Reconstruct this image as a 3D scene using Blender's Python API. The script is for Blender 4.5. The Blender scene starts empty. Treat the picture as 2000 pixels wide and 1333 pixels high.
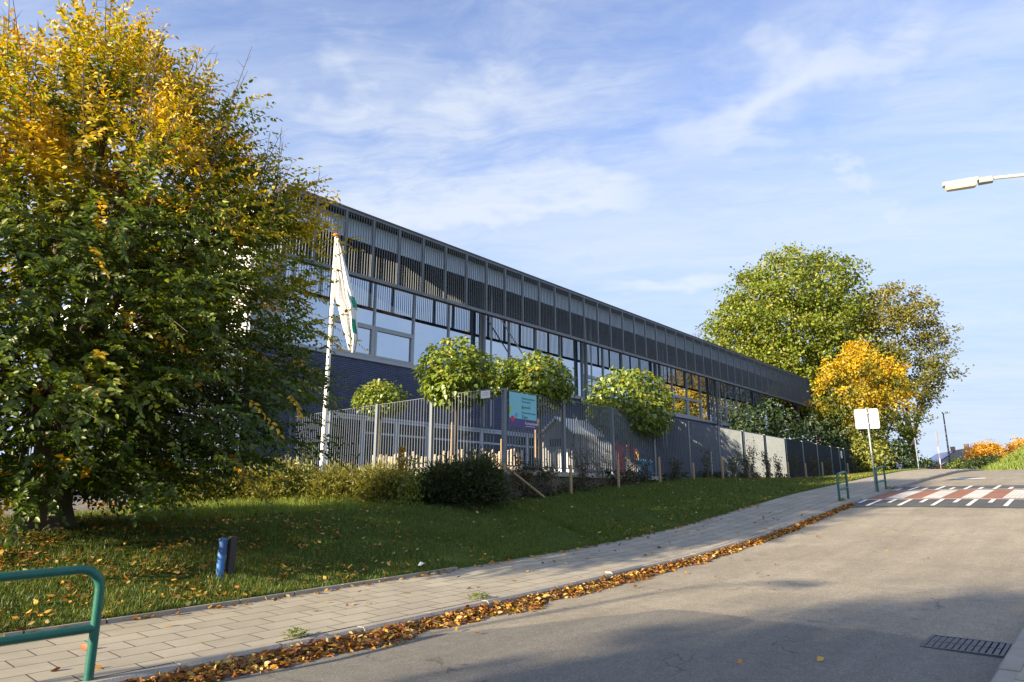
import bpy, math, random
import numpy as np
from mathutils import Vector, noise as mnoise
R = math.radians
random.seed(7)
RNG = np.random.default_rng(11)
sc = bpy.context.scene
C = sc.collection

# world frame: X runs along the street (uphill), Y from the street towards the school, Z up
# ------------------------------------------------------------------ camera
cam = bpy.data.cameras.new('camera')
cam_o = bpy.data.objects.new('camera', cam); C.objects.link(cam_o)
cam.sensor_width = 36; cam.lens = 24.0; cam.clip_end = 4000; cam.clip_start = 0.05
cam_o.location = (0, 0, 1.6)
cam_o.rotation_euler = (R(103), 0, R(41.3 - 90))
sc.camera = cam_o

# ------------------------------------------------------------------ nodes helpers
def new_mat(name):
    m = bpy.data.materials.new(name); m.use_nodes = True
    nt = m.node_tree; nt.nodes.clear()
    out = nt.nodes.new('ShaderNodeOutputMaterial')
    return m, nt, out
class N:
    def __init__(s, nt): s.nt = nt
    def node(s, t, **kw):
        n = s.nt.nodes.new(t)
        for k, v in kw.items(): setattr(n, k, v)
        return n
    def link(s, a, b): s.nt.links.new(a, b)
    def set(s, inp, v):
        if isinstance(v, bpy.types.NodeSocket): s.link(v, inp)
        else: inp.default_value = v
    def math(s, op, a, b=0.0, c=0.0, clamp=False):
        n = s.node('ShaderNodeMath', operation=op, use_clamp=clamp)
        s.set(n.inputs[0], a); s.set(n.inputs[1], b); s.set(n.inputs[2], c); return n.outputs[0]
    def vmath(s, op, a, b=(0, 0, 0)):
        n = s.node('ShaderNodeVectorMath', operation=op)
        s.set(n.inputs[0], a); s.set(n.inputs[1], b); return n.outputs[0]
    def mix(s, f, a, b, mode='MIX'):
        n = s.node('ShaderNodeMix', data_type='RGBA', blend_type=mode)
        s.set(n.inputs[0], f); s.set(n.inputs[6], a); s.set(n.inputs[7], b); return n.outputs[2]
    def noise(s, vec, scale, detail=4, rough=0.5, dist=0.0):
        n = s.node('ShaderNodeTexNoise'); s.link(vec, n.inputs['Vector'])
        n.inputs['Scale'].default_value = scale; n.inputs['Detail'].default_value = detail
        n.inputs['Roughness'].default_value = rough; n.inputs['Distortion'].default_value = dist
        return n.outputs[0]
    def ramp(s, f, *stops):
        n = s.node('ShaderNodeValToRGB'); s.link(f, n.inputs[0]); e = n.color_ramp.elements
        while len(e) < len(stops): e.new(0.5)
        for el, (p, c) in zip(e, stops):
            el.position = p; el.color = (c, c, c, 1) if isinstance(c, (int, float)) else (*c, 1)
        return n.outputs[0]
    def step(s, x, a, b):
        n = s.node('ShaderNodeMapRange', interpolation_type='SMOOTHSTEP'); s.set(n.inputs[0], x)
        n.inputs[1].default_value = a; n.inputs[2].default_value = b; return n.outputs[0]

# ------------------------------------------------------------------ sun and sky
SUN_EL = R(14.5); SUN_ROT = math.atan2(-0.98, 0.20)
sd = Vector((math.sin(SUN_ROT) * math.cos(SUN_EL), math.cos(SUN_ROT) * math.cos(SUN_EL), math.sin(SUN_EL)))
sun = bpy.data.lights.new('sun', 'SUN'); sun.energy = 5.0; sun.angle = R(0.6); sun.color = (1.0, 0.83, 0.57)
sun_o = bpy.data.objects.new('sun', sun); C.objects.link(sun_o)
sun_o.rotation_euler = sd.to_track_quat('Z', 'Y').to_euler(); sun_o.location = (-30, 10, 30)

w = bpy.data.worlds.new('World'); sc.world = w; w.use_nodes = True
nt = w.node_tree; n = N(nt); bg = nt.nodes['Background']
sky = n.node('ShaderNodeTexSky', sky_type='NISHITA', sun_disc=False)
sky.sun_elevation = SUN_EL; sky.sun_rotation = SUN_ROT; sky.altitude = 100; sky.air_density = 1.0; sky.dust_density = 0.6; sky.ozone_density = 2.5
tc = n.node('ShaderNodeTexCoord'); sep = n.node('ShaderNodeSeparateXYZ'); n.link(tc.outputs['Generated'], sep.inputs[0])
zz = n.math('MAXIMUM', sep.outputs[2], 0.0)
den = n.math('ADD', zz, 0.12)
px = n.math('DIVIDE', sep.outputs[0], den); py = n.math('DIVIDE', sep.outputs[1], den)
cmb = n.node('ShaderNodeCombineXYZ'); n.link(px, cmb.inputs[0]); n.link(py, cmb.inputs[1])
P = cmb.outputs[0]
CA = R(-60)
al = n.math('ADD', n.math('MULTIPLY', px, math.cos(CA)), n.math('MULTIPLY', py, math.sin(CA)))
ac = n.math('SUBTRACT', n.math('MULTIPLY', py, math.cos(CA)), n.math('MULTIPLY', px, math.sin(CA)))
cm2 = n.node('ShaderNodeCombineXYZ'); n.set(cm2.inputs[0], n.math('MULTIPLY', al, 0.42)); n.set(cm2.inputs[1], n.math('MULTIPLY', ac, 1.5))
warp = n.node('ShaderNodeTexNoise'); n.link(P, warp.inputs['Vector']); warp.inputs['Scale'].default_value = 1.3; warp.inputs['Detail'].default_value = 4
wsc = n.node('ShaderNodeVectorMath', operation='SCALE'); n.link(warp.outputs[1], wsc.inputs[0]); wsc.inputs[3].default_value = 0.6
wv = n.vmath('ADD', cm2.outputs[0], wsc.outputs[0])
c1 = n.noise(wv, 1.6, 9, 0.62, 0.3)
c2 = n.noise(P, 0.7, 3, 0.5)
c3 = n.noise(wv, 6.0, 6, 0.68, 0.4)
fib = n.math('ADD', n.math('MULTIPLY', c1, 0.65), n.math('MULTIPLY', c3, 0.35))
cov = n.math('MULTIPLY', n.step(n.math('ADD', n.math('MULTIPLY', fib, 0.7), n.math('MULTIPLY', c2, 0.3)), 0.37, 0.64), 0.72)
def trail(ax, ay, bx, by, wd, amt, soft=None):           # a vapour trail: distance to a segment on the cloud plane
    dx, dy = bx - ax, by - ay; L = math.hypot(dx, dy); dx /= L; dy /= L
    qx = n.math('SUBTRACT', px, ax); qy = n.math('SUBTRACT', py, ay)
    along = n.math('ADD', n.math('MULTIPLY', qx, dx), n.math('MULTIPLY', qy, dy))
    wob = n.math('MULTIPLY', n.math('SUBTRACT', n.noise(P, 7, 3), 0.5), wd * 2.2)
    perp = n.math('ABSOLUTE', n.math('ADD', n.math('SUBTRACT', n.math('MULTIPLY', qx, dy), n.math('MULTIPLY', qy, dx)), wob))
    m = n.math('SUBTRACT', 1.0, n.step(perp, wd * (0.0 if soft else 0.2), wd))
    m = n.math('MULTIPLY', m, n.math('MULTIPLY', n.step(along, -0.15, 0.2), n.math('SUBTRACT', 1.0, n.step(along, L - 0.1, L + 0.2))))
    br = n.step(n.noise(P, 9, 4, 0.6), 0.3, 0.62) if not soft else n.step(fib, soft[0], soft[1])
    return n.math('MULTIPLY', m, n.math('MULTIPLY', br, amt))
TR = []
def skyp(u, v):                                # viewing direction -> cloud plane coordinates
    x, y, z = u, math.cos(R(13)) - v * math.sin(R(13)), math.sin(R(13)) + v * math.cos(R(13))
    a = R(41.3); s_, t_ = x * math.sin(a) + y * math.cos(a), -x * math.cos(a) + y * math.sin(a)
    l = math.sqrt(s_ * s_ + t_ * t_ + z * z); return s_ / l / (z / l + 0.12), t_ / l / (z / l + 0.12)
a, b = skyp(0.425, 0.30), skyp(0.60, 0.15)
t1 = trail(*a, *b, 0.06, 0.75)
a, b = skyp(0.24, 0.235), skyp(0.46, 0.14)
t2 = trail(*a, *b, 0.06, 0.5)
for (x0, y0, x1, y1, wd, amt, lo, hi) in ((560, 400, 1260, 372, .30, .95, .38, .60), (520, 300, 1060, 250, .42, .95, .40, .62), (1290, 300, 1840, 10, .20, .9, .38, .62), (830, 170, 1420, 15, .30, .6, .42, .66),
        (1280, 330, 1560, 215, .16, .75, .38, .6), (1170, 562, 1420, 552, .10, .9, .36, .55), (1420, 225, 2000, 260, .25, .45, .42, .66), (900, 470, 1150, 430, .2, .6, .4, .6), (560, 40, 1000, -60, .3, .5, .42, .66), (700, 330, 1280, 160, .24, .8, .40, .62), (640, 450, 1240, 378, .16, 1.0, .30, .52), (1290, 305, 1700, 100, .12, .95, .32, .54), (980, 300, 1500, 190, .22, .7, .42, .64), (1500, 120, 2000, 150, .22, .6, .42, .64), (560, 180, 900, 120, .3, .6, .42, .64)):
    a = skyp((x0 - 1000) / 1333, (666 - y0) / 1333); b = skyp((x1 - 1000) / 1333, (666 - y1) / 1333)
    cov = n.math('MAXIMUM', cov, trail(*a, *b, wd * 1.1, amt, (lo - .07, hi - .04)))
cov = n.math('MAXIMUM', cov, n.math('MAXIMUM', t1, t2))
# pale veil low over the horizon
low = n.math('SUBTRACT', 1.0, n.step(zz, 0.08, 0.72))
veil = n.math('ADD', n.math('MULTIPLY', low, 0.84), 0.12)
cov = n.math('MULTIPLY', cov, 0.92)
cov = n.math('MULTIPLY', cov, 0.86)
skyc = n.mix(1.0, sky.outputs[0], (1.08, 1.06, 1.36, 1), 'MULTIPLY')
lum = n.node('ShaderNodeRGBToBW'); n.link(sky.outputs[0], lum.inputs[0])
base = n.math('ADD', n.math('MULTIPLY', lum.outputs[0], 0.0), 3.75)
cc = n.node('ShaderNodeCombineColor'); n.set(cc.inputs[0], n.math('MULTIPLY', base, 0.94)); n.set(cc.inputs[1], n.math('MULTIPLY', base, 1.01)); n.set(cc.inputs[2], n.math('MULTIPLY', base, 1.10))
n.link(n.mix(cov, n.mix(veil, skyc, (2.35, 3.0, 4.1, 1)), cc.outputs[0]), bg.inputs[0])
bg.inputs[1].default_value = 0.09
sc.view_settings.view_transform = 'Standard'; sc.view_settings.look = 'None'; sc.view_settings.gamma = 1
sc.view_settings.exposure = 1.45
try:
    sc.cycles.max_bounces = 8; sc.cycles.transparent_max_bounces = 6; sc.cycles.use_denoising = True
except Exception: pass

# ------------------------------------------------------------------ mesh helpers
ORG = {}
class MB:
    """collects shapes in world coordinates, builds ONE mesh object (coordinates relative to its parent)"""
    def __init__(s): s.v = []; s.f = []; s.mi = []; s.m = 0
    def add(s, vs, fs):
        o = len(s.v); s.v += [tuple(p) for p in vs]; s.f += [tuple(i + o for i in f) for f in fs]; s.mi += [s.m] * len(fs); return s
    def box(s, x0, x1, y0, y1, z0, z1):
        return s.add([(x0, y0, z0), (x1, y0, z0), (x1, y1, z0), (x0, y1, z0), (x0, y0, z1), (x1, y0, z1), (x1, y1, z1), (x0, y1, z1)],
                     [(0, 3, 2, 1), (4, 5, 6, 7), (0, 1, 5, 4), (1, 2, 6, 5), (2, 3, 7, 6), (3, 0, 4, 7)])
    def quad(s, a, b, c, d): return s.add([a, b, c, d], [(0, 1, 2, 3)])
    def bar(s, a, b, wx, wy):
        a = Vector(a); b = Vector(b); d = (b - a).normalized()
        up = Vector((0, 0, 1)) if abs(d.z) < 0.95 else Vector((1, 0, 0))
        u = d.cross(up).normalized() * wx / 2; v = u.cross(d).normalized() * wy / 2
        return s.add([a - u - v, a + u - v, a + u + v, a - u + v, b - u - v, b + u - v, b + u + v, b - u + v],
                     [(0, 3, 2, 1), (4, 5, 6, 7), (0, 1, 5, 4), (1, 2, 6, 5), (2, 3, 7, 6), (3, 0, 4, 7)])
    def tube(s, pts, r, k=10, cap=True):
        pts = [Vector(p) for p in pts]; r = r if hasattr(r, '__len__') else [r] * len(pts)
        vs = []; fs = []; u = None
        for i, p in enumerate(pts):
            d = (pts[min(i + 1, len(pts) - 1)] - pts[max(i - 1, 0)])
            d = d.normalized() if d.length > 1e-9 else Vector((0, 0, 1))
            if u is None: u = d.orthogonal().normalized()
            else:
                u = u - d * u.dot(d); u = u.normalized() if u.length > 1e-6 else d.orthogonal().normalized()
            v = d.cross(u)
            for j in range(k):
                a = 2 * math.pi * j / k; vs.append(p + (u * math.cos(a) + v * math.sin(a)) * r[i])
        for i in range(len(pts) - 1):
            for j in range(k):
                fs.append((i * k + j, i * k + (j + 1) % k, (i + 1) * k + (j + 1) % k, (i + 1) * k + j))
        if cap:
            fs.append(tuple(range(k - 1, -1, -1))); fs.append(tuple(range((len(pts) - 1) * k, len(pts) * k)))
        return s.add(vs, fs)
    def prism(s, poly, d):
        d = Vector(d); q = [Vector(p) for p in poly]; k = len(q)
        return s.add(q + [p + d for p in q], [tuple(range(k - 1, -1, -1)), tuple(range(k, 2 * k))] + [(i, (i + 1) % k, k + (i + 1) % k, k + i) for i in range(k)])
    def ball(s, c, rx, ry, rz, nu=12, nv=8):
        vs = [(c[0], c[1], c[2] - rz)]
        for i in range(1, nv):
            a = -math.pi / 2 + math.pi * i / nv
            for j in range(nu):
                b = 2 * math.pi * j / nu
                vs.append((c[0] + rx * math.cos(a) * math.cos(b), c[1] + ry * math.cos(a) * math.sin(b), c[2] + rz * math.sin(a)))
        vs.append((c[0], c[1], c[2] + rz)); fs = []
        for j in range(nu): fs.append((0, 1 + (j + 1) % nu, 1 + j))
        for i in range(nv - 2):
            for j in range(nu):
                p = 1 + i * nu
                fs.append((p + j, p + (j + 1) % nu, p + nu + (j + 1) % nu, p + nu + j))
        e = len(vs) - 1; p = 1 + (nv - 2) * nu
        for j in range(nu): fs.append((p + j, p + (j + 1) % nu, e))
        return s.add(vs, fs)
    def build(s, name, mats, parent=None, smooth=False, bevel=0.0):
        o = ORG.get(parent.name, Vector((0, 0, 0))) if parent else Vector((0, 0, 0))
        me = bpy.data.meshes.new(name)
        me.from_pydata([(p[0] - o.x, p[1] - o.y, p[2] - o.z) for p in s.v], [], s.f)
        mats = mats if isinstance(mats, (list, tuple)) else [mats]
        for m in mats: me.materials.append(m)
        if len(mats) > 1: me.polygons.foreach_set('material_index', s.mi)
        if smooth:
            me.polygons.foreach_set('use_smooth', [True] * len(me.polygons))
            try: me.set_sharp_from_angle(angle=R(38))
            except Exception: pass
        me.update()
        ob = bpy.data.objects.new(name, me); C.objects.link(ob)
        if parent: ob.parent = parent; ORG[ob.name] = o
        if bevel > 0:
            b = ob.modifiers.new('bevel', 'BEVEL'); b.width = bevel; b.segments = 2; b.limit_method = 'ANGLE'
        return ob
def tag(o, label=None, cat=None, group=None, kind=None):
    if label: o['label'] = label
    if cat: o['category'] = cat
    if group: o['group'] = group
    if kind: o['kind'] = kind
    return o
def thing(name, label, cat, loc, group=None):
    o = bpy.data.objects.new(name, None); C.objects.link(o); o.location = loc; o.empty_display_size = 0.2
    ORG[o.name] = Vector(loc); return tag(o, label, cat, group)
def dup(root, loc, label, group=None, rotz=None, scale=None):
    r = root.copy(); C.objects.link(r); r.location = loc; r['label'] = label
    if group: r['group'] = group
    if rotz is not None: r.rotation_euler = (0, 0, rotz)
    if scale is not None: r.scale = (scale,) * 3 if isinstance(scale, (int, float)) else scale
    for ch in list(root.children):
        c = ch.copy(); C.objects.link(c); c.parent = r
        for g in list(ch.children):
            d = g.copy(); C.objects.link(d); d.parent = c
    return r
def dup_part(o, parent, off):
    c = o.copy(); C.objects.link(c); c.parent = parent; c.location = Vector(o.location) + Vector(off)
    for g in list(o.children):
        d = g.copy(); C.objects.link(d); d.parent = c
    return c
def at(px_, py_, k):
    """viewing ray of a photograph pixel, k metres deep -> world point"""
    u = (px_ - 1000) / 1333.; v = (666.5 - py_) / 1333.; p = R(13); a = R(41.3)
    x, y, z = u, math.cos(p) - v * math.sin(p), math.sin(p) + v * math.cos(p)
    return Vector(((x * math.sin(a) + y * math.cos(a)) * k, (-x * math.cos(a) + y * math.sin(a)) * k, 1.6 + z * k))
def at_up(px_, py_, k, base_row):
    """the same for a point standing straight above a ground point that is k metres deep at base_row"""
    yv = lambda r: math.cos(R(13)) - (666.5 - r) / 1333. * math.sin(R(13))
    return at(px_, py_, k * yv(base_row) / yv(py_))
def np_mesh(name, V, loops, counts, mat, parent=None, col=None, smooth=False):
    o = ORG.get(parent.name, Vector((0, 0, 0))) if parent else Vector((0, 0, 0))
    V = np.asarray(V, np.float32) - np.array([o.x, o.y, o.z], np.float32)
    me = bpy.data.meshes.new(name); me.vertices.add(len(V)); me.vertices.foreach_set('co', V.ravel())
    me.loops.add(len(loops)); me.loops.foreach_set('vertex_index', np.asarray(loops, np.int32))
    st = np.concatenate([[0], np.cumsum(counts)[:-1]]).astype(np.int32)
    me.polygons.add(len(counts)); me.polygons.foreach_set('loop_start', st)
    me.update(calc_edges=True)
    if smooth: me.polygons.foreach_set('use_smooth', [True] * len(counts))
    if col is not None:
        at_ = me.color_attributes.new('col', 'FLOAT_COLOR', 'POINT')
        at_.data.foreach_set('color', np.concatenate([col, np.ones((len(col), 1))], 1).astype(np.float32).ravel())
    me.materials.append(mat)
    ob = bpy.data.objects.new(name, me); C.objects.link(ob)
    if parent: ob.parent = parent; ORG[ob.name] = o
    return ob
def nrm(a): return a / (np.linalg.norm(a, axis=1, keepdims=True) + 1e-9)
def leaf_arrays(P, D, NN, L, W, fold=0.25, curl=0.15, shape=(0.28, 0.9, 0.62, 0.8)):
    """pointed oval leaves: six points, two quads folded along the midrib"""
    D = nrm(D); S = nrm(np.cross(D, NN)); U = np.cross(S, D)
    L = np.asarray(L).reshape(-1, 1) * np.ones((len(P), 1)); W = np.asarray(W).reshape(-1, 1) * np.ones((len(P), 1))
    a, wa, b, wb = shape
    out = np.empty((len(P), 6, 3), np.float32)
    out[:, 0] = P
    out[:, 1] = P + D * L * a + S * W * .5 * wa + U * W * fold * wa
    out[:, 2] = P + D * L * b + S * W * .5 * wb + U * (W * fold * wb - L * curl * b * b)
    out[:, 3] = P + D * L - U * L * curl
    out[:, 4] = P + D * L * b - S * W * .5 * wb + U * (W * fold * wb - L * curl * b * b)
    out[:, 5] = P + D * L * a - S * W * .5 * wa + U * W * fold * wa
    return out
def leaf_mesh(name, arrs, cols, mat, parent=None):
    V = np.concatenate(arrs).reshape(-1, 3); nl = len(V) // 6
    base = (np.arange(nl) * 6)[:, None]
    q = np.concatenate([base + np.array([[0, 1, 2, 3]]), base + np.array([[0, 3, 4, 5]])], 1).ravel()
    return np_mesh(name, V, q, np.full(nl * 2, 4), mat, parent, np.repeat(np.concatenate(cols), 6, 0))
def nz(P, sc_, off=0.0):
    return np.array([mnoise.noise(Vector((p[0] * sc_ + off, p[1] * sc_ - off, p[2] * sc_ + off * .7))) for p in P])

# ------------------------------------------------------------------ materials
def plain(name, col, rough=0.6, metal=0.0, var=0.12, scale=6.0, bump=0.0, bscale=60, spec=0.5):
    m, nt, out = new_mat(name); n = N(nt)
    b = n.node('ShaderNodeBsdfPrincipled'); tc = n.node('ShaderNodeTexCoord')
    f = n.noise(tc.outputs['Object'], scale, 5, 0.6)
    d = tuple(c * (1 - var) for c in col); e = tuple(min(1, c * (1 + var)) for c in col)
    n.link(n.mix(f, (*d, 1), (*e, 1)), b.inputs['Base Color'])
    b.inputs['Roughness'].default_value = rough; b.inputs['Metallic'].default_value = metal
    b.inputs['Specular IOR Level'].default_value = spec
    if bump:
        bp = n.node('ShaderNodeBump'); bp.inputs['Strength'].default_value = bump; bp.inputs['Distance'].default_value = 0.01
        n.link(n.noise(tc.outputs['Object'], bscale, 4), bp.inputs['Height']); n.link(bp.outputs[0], b.inputs['Normal'])
    n.link(b.outputs[0], out.inputs[0]); return m
def leafmat(name, trans=0.42, gloss=0.035, rough=0.45):
    m, nt, out = new_mat(name); n = N(nt)
    a = n.node('ShaderNodeAttribute', attribute_name='col')
    d = n.node('ShaderNodeBsdfDiffuse'); t = n.node('ShaderNodeBsdfTranslucent'); g = n.node('ShaderNodeBsdfGlossy')
    n.link(a.outputs[0], d.inputs[0]); n.link(n.mix(1.0, a.outputs[0], (1.15, 1.05, 0.5, 1), 'MULTIPLY'), t.inputs[0])
    g.inputs['Roughness'].default_value = rough; g.inputs['Color'].default_value = (1, 1, 1, 1)
    m1 = n.node('ShaderNodeMixShader'); m1.inputs[0].default_value = trans; n.link(d.outputs[0], m1.inputs[1]); n.link(t.outputs[0], m1.inputs[2])
    m2 = n.node('ShaderNodeMixShader'); m2.inputs[0].default_value = gloss; n.link(m1.outputs[0], m2.inputs[1]); n.link(g.outputs[0], m2.inputs[2])
    n.link(m2.outputs[0], out.inputs[0]); return m
M = {}
M['leaf'] = leafmat('leaf'); M['bigleaf'] = leafmat('broad_leaf', 0.36, 0.05, 0.4); M['deadleaf'] = leafmat('dead_leaf', 0.12, 0.04, 0.5); M['blade'] = leafmat('grass_blade', 0.35, 0.04, 0.5)
M['bark'] = plain('bark', (0.105, 0.085, 0.062), 0.95, 0, 0.55, 5, 0.9, 22)
M['twig'] = plain('twig_bark', (0.10, 0.075, 0.055), 0.9)
M['steel'] = plain('galvanised_steel', (0.30, 0.33, 0.36), 0.5, 0.35, 0.2, 4)
M['fascia'] = plain('fascia_steel', (0.17, 0.19, 0.215), 0.6, 0.15, 0.15, 2)
M['sheet'] = plain('corrugated_sheet', (0.60, 0.70, 0.84), 0.5, 0.1, 0.12, 3)
M['dark'] = plain('dark_recess', (0.02, 0.021, 0.024), 0.8)
M['louvre'] = plain('dark_louvre', (0.05, 0.052, 0.055), 0.6)
M['rust'] = plain('brown_steel', (0.07, 0.035, 0.03), 0.6)
M['frame2'] = plain('ground_floor_frame', (0.34, 0.39, 0.48), 0.5)
M['alu'] = plain('window_aluminium', (0.33, 0.36, 0.41), 0.45, 0.2, 0.06)
M['white'] = plain('white_paint', (0.78, 0.78, 0.76), 0.5, 0, 0.05)
M['whitepanel'] = plain('white_panel', (0.72, 0.73, 0.74), 0.5, 0, 0.05)
M['fence'] = plain('fence_steel', (0.16, 0.185, 0.215), 0.5, 0.3, 0.12, 3)
M['screen'] = plain('fence_screen', (0.045, 0.055, 0.068), 0.6, 0.2, 0.15, 3)
M['concrete'] = plain('concrete', (0.36, 0.345, 0.31), 0.9, 0, 0.3, 3, 0.4, 40)
M['soilwall'] = plain('weathered_concrete', (0.16, 0.135, 0.10), 0.95, 0, 0.45, 2.2, 0.4, 30)
M['timber'] = plain('timber', (0.36, 0.25, 0.135), 0.85, 0, 0.3, 9, 0.3, 40)
M['pale'] = plain('weathered_wood', (0.42, 0.36, 0.30), 0.9, 0, 0.35, 7, 0.3, 40)
M['darkwood'] = plain('dark_wood', (0.045, 0.04, 0.038), 0.9, 0, 0.3, 12)
M['green'] = plain('green_paint', (0.012, 0.115, 0.085), 0.42, 0, 0.3, 14, 0.12, 50)
M['blue'] = plain('blue_paint', (0.035, 0.15, 0.42), 0.5, 0, 0.12, 12)
M['red'] = plain('red_plastic', (0.80, 0.035, 0.04), 0.4); M['fadedred'] = plain('faded_red', (0.40, 0.16, 0.11), 0.7); M['yellow'] = plain('yellow_plastic', (0.75, 0.42, 0.03), 0.4); M['cyan'] = plain('blue_plastic', (0.05, 0.30, 0.62), 0.4)
M['orange'] = plain('orange_knob', (0.70, 0.20, 0.035), 0.45)
M['flag'] = plain('flag_cloth', (0.80, 0.79, 0.77), 0.85, 0, 0.05); M['flaggreen'] = plain('flag_green', (0.03, 0.26, 0.17), 0.85)
M['asphaltroof'] = plain('roofing', (0.09, 0.09, 0.095), 0.9)
M['tile'] = plain('roof_tile', (0.16, 0.13, 0.11), 0.8, 0, 0.25, 1.2)
M['solar'] = plain('solar_panel', (0.03, 0.06, 0.22), 0.25)
M['housebrick'] = plain('house_brick', (0.42, 0.23, 0.15), 0.9, 0, 0.2, 2)
M['ivory'] = plain('ivory_enamel', (0.52, 0.50, 0.43), 0.4, 0, 0.06); M['lens'] = plain('lamp_lens', (0.56, 0.53, 0.40), 0.3, 0, 0.05)
M['iron'] = plain('cast_iron', (0.075, 0.08, 0.095), 0.5, 0.5, 0.3, 14, 0.3, 60)
M['teal'] = plain('sign_teal', (0.20, 0.52, 0.60), 0.5, 0, 0.02); M['purple'] = plain('sign_purple', (0.07, 0.045, 0.18), 0.5, 0, 0.02)
M['lime'] = plain('sign_lime', (0.30, 0.55, 0.05), 0.5, 0, 0.02); M['crimson'] = plain('sign_red', (0.60, 0.02, 0.09), 0.5, 0, 0.02); M['signblue'] = plain('sign_blue', (0.12, 0.32, 0.72), 0.5, 0, 0.02)
M['plate'] = plain('light_grey_plate', (0.55, 0.56, 0.57), 0.5, 0.1, 0.12, 5); M['ink'] = plain('sign_ink', (0.05, 0.13, 0.17), 0.6, 0, 0.02); M['grey'] = plain('grey_print', (0.35, 0.36, 0.38), 0.6)  # sign plate toned light grey so it does not overexpose
M['playwall'] = plain('play_house_wall', (0.20, 0.21, 0.22), 0.7, 0, 0.12, 3)
M['blackrubber'] = plain('black_plastic', (0.02, 0.022, 0.03), 0.5)

def brickmat(name, c1, c2, mort, bw, bh, msize, vertical=True, rough=0.75, off=0.5, varscale=1.0, bump=0.3, big=0.25):
    m, nt, out = new_mat(name); n = N(nt)
    tc = n.node('ShaderNodeTexCoord'); se = n.node('ShaderNodeSeparateXYZ'); n.link(tc.outputs['Object'], se.inputs[0])
    cb = n.node('ShaderNodeCombineXYZ')
    if vertical:
        n.link(n.math('ADD', se.outputs[0], se.outputs[1]), cb.inputs[0]); n.link(se.outputs[2], cb.inputs[1])
    else:
        n.link(se.outputs[0], cb.inputs[0]); n.link(se.outputs[1], cb.inputs[1])
    br = n.node('ShaderNodeTexBrick'); n.link(cb.outputs[0], br.inputs[0]); br.offset = off
    br.inputs['Color1'].default_value = (*c1, 1); br.inputs['Color2'].default_value = (*c2, 1); br.inputs['Mortar'].default_value = (*mort, 1)
    br.inputs['Scale'].default_value = 1; br.inputs['Brick Width'].default_value = bw; br.inputs['Row Height'].default_value = bh; br.inputs['Mortar Size'].default_value = msize
    br.inputs['Mortar Smooth'].default_value = 0.2
    f = n.noise(tc.outputs['Object'], varscale, 5, 0.65); g = n.noise(tc.outputs['Object'], 90, 3, 0.6)
    c = n.mix(big * 2, br.outputs[0], n.ramp(f, (0.3, 0.45), (0.7, 1.0)), 'MULTIPLY')
    c = n.mix(0.45, c, n.ramp(g, (0.25, 0.55), (0.75, 1.0)), 'MULTIPLY')
    b = n.node('ShaderNodeBsdfPrincipled'); n.link(c, b.inputs['Base Color']); b.inputs['Roughness'].default_value = rough
    bp = n.node('ShaderNodeBump'); bp.inputs['Strength'].default_value = bump; bp.inputs['Distance'].default_value = 0.008; bp.invert = True
    n.link(br.outputs[1], bp.inputs['Height']); n.link(bp.outputs[0], b.inputs['Normal'])
    n.link(b.outputs[0], out.inputs[0]); return m
M['brick'] = brickmat('blue_black_brick', (0.066, 0.094, 0.19), (0.092, 0.128, 0.24), (0.014, 0.018, 0.032), 0.27, 0.078, 0.012)
M['pave'] = brickmat('pavement_slabs', (0.42, 0.375, 0.295), (0.49, 0.44, 0.345), (0.10, 0.085, 0.065), 0.50, 0.33, 0.008, False, 0.9, 0.5, 1.3, 0.5)
M['court'] = brickmat('court_bricks', (0.22, 0.20, 0.19), (0.28, 0.25, 0.23), (0.09, 0.08, 0.07), 0.22, 0.11, 0.008, False, 0.9)
M['redbrick'] = brickmat('red_pavers', (0.36, 0.155, 0.095), (0.42, 0.19, 0.115), (0.20, 0.09, 0.06), 0.21, 0.105, 0.006, False, 0.85)
M['whitebrick'] = brickmat('white_pavers', (0.74, 0.72, 0.67), (0.80, 0.78, 0.73), (0.42, 0.38, 0.33), 0.21, 0.105, 0.006, False, 0.8)
M['kerb'] = plain('kerb_concrete', (0.30, 0.275, 0.235), 0.9, 0, 0.35, 5, 0.35, 45)
M['roadpaint'] = plain('road_paint', (0.74, 0.73, 0.69), 0.7, 0, 0.12, 30)

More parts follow.
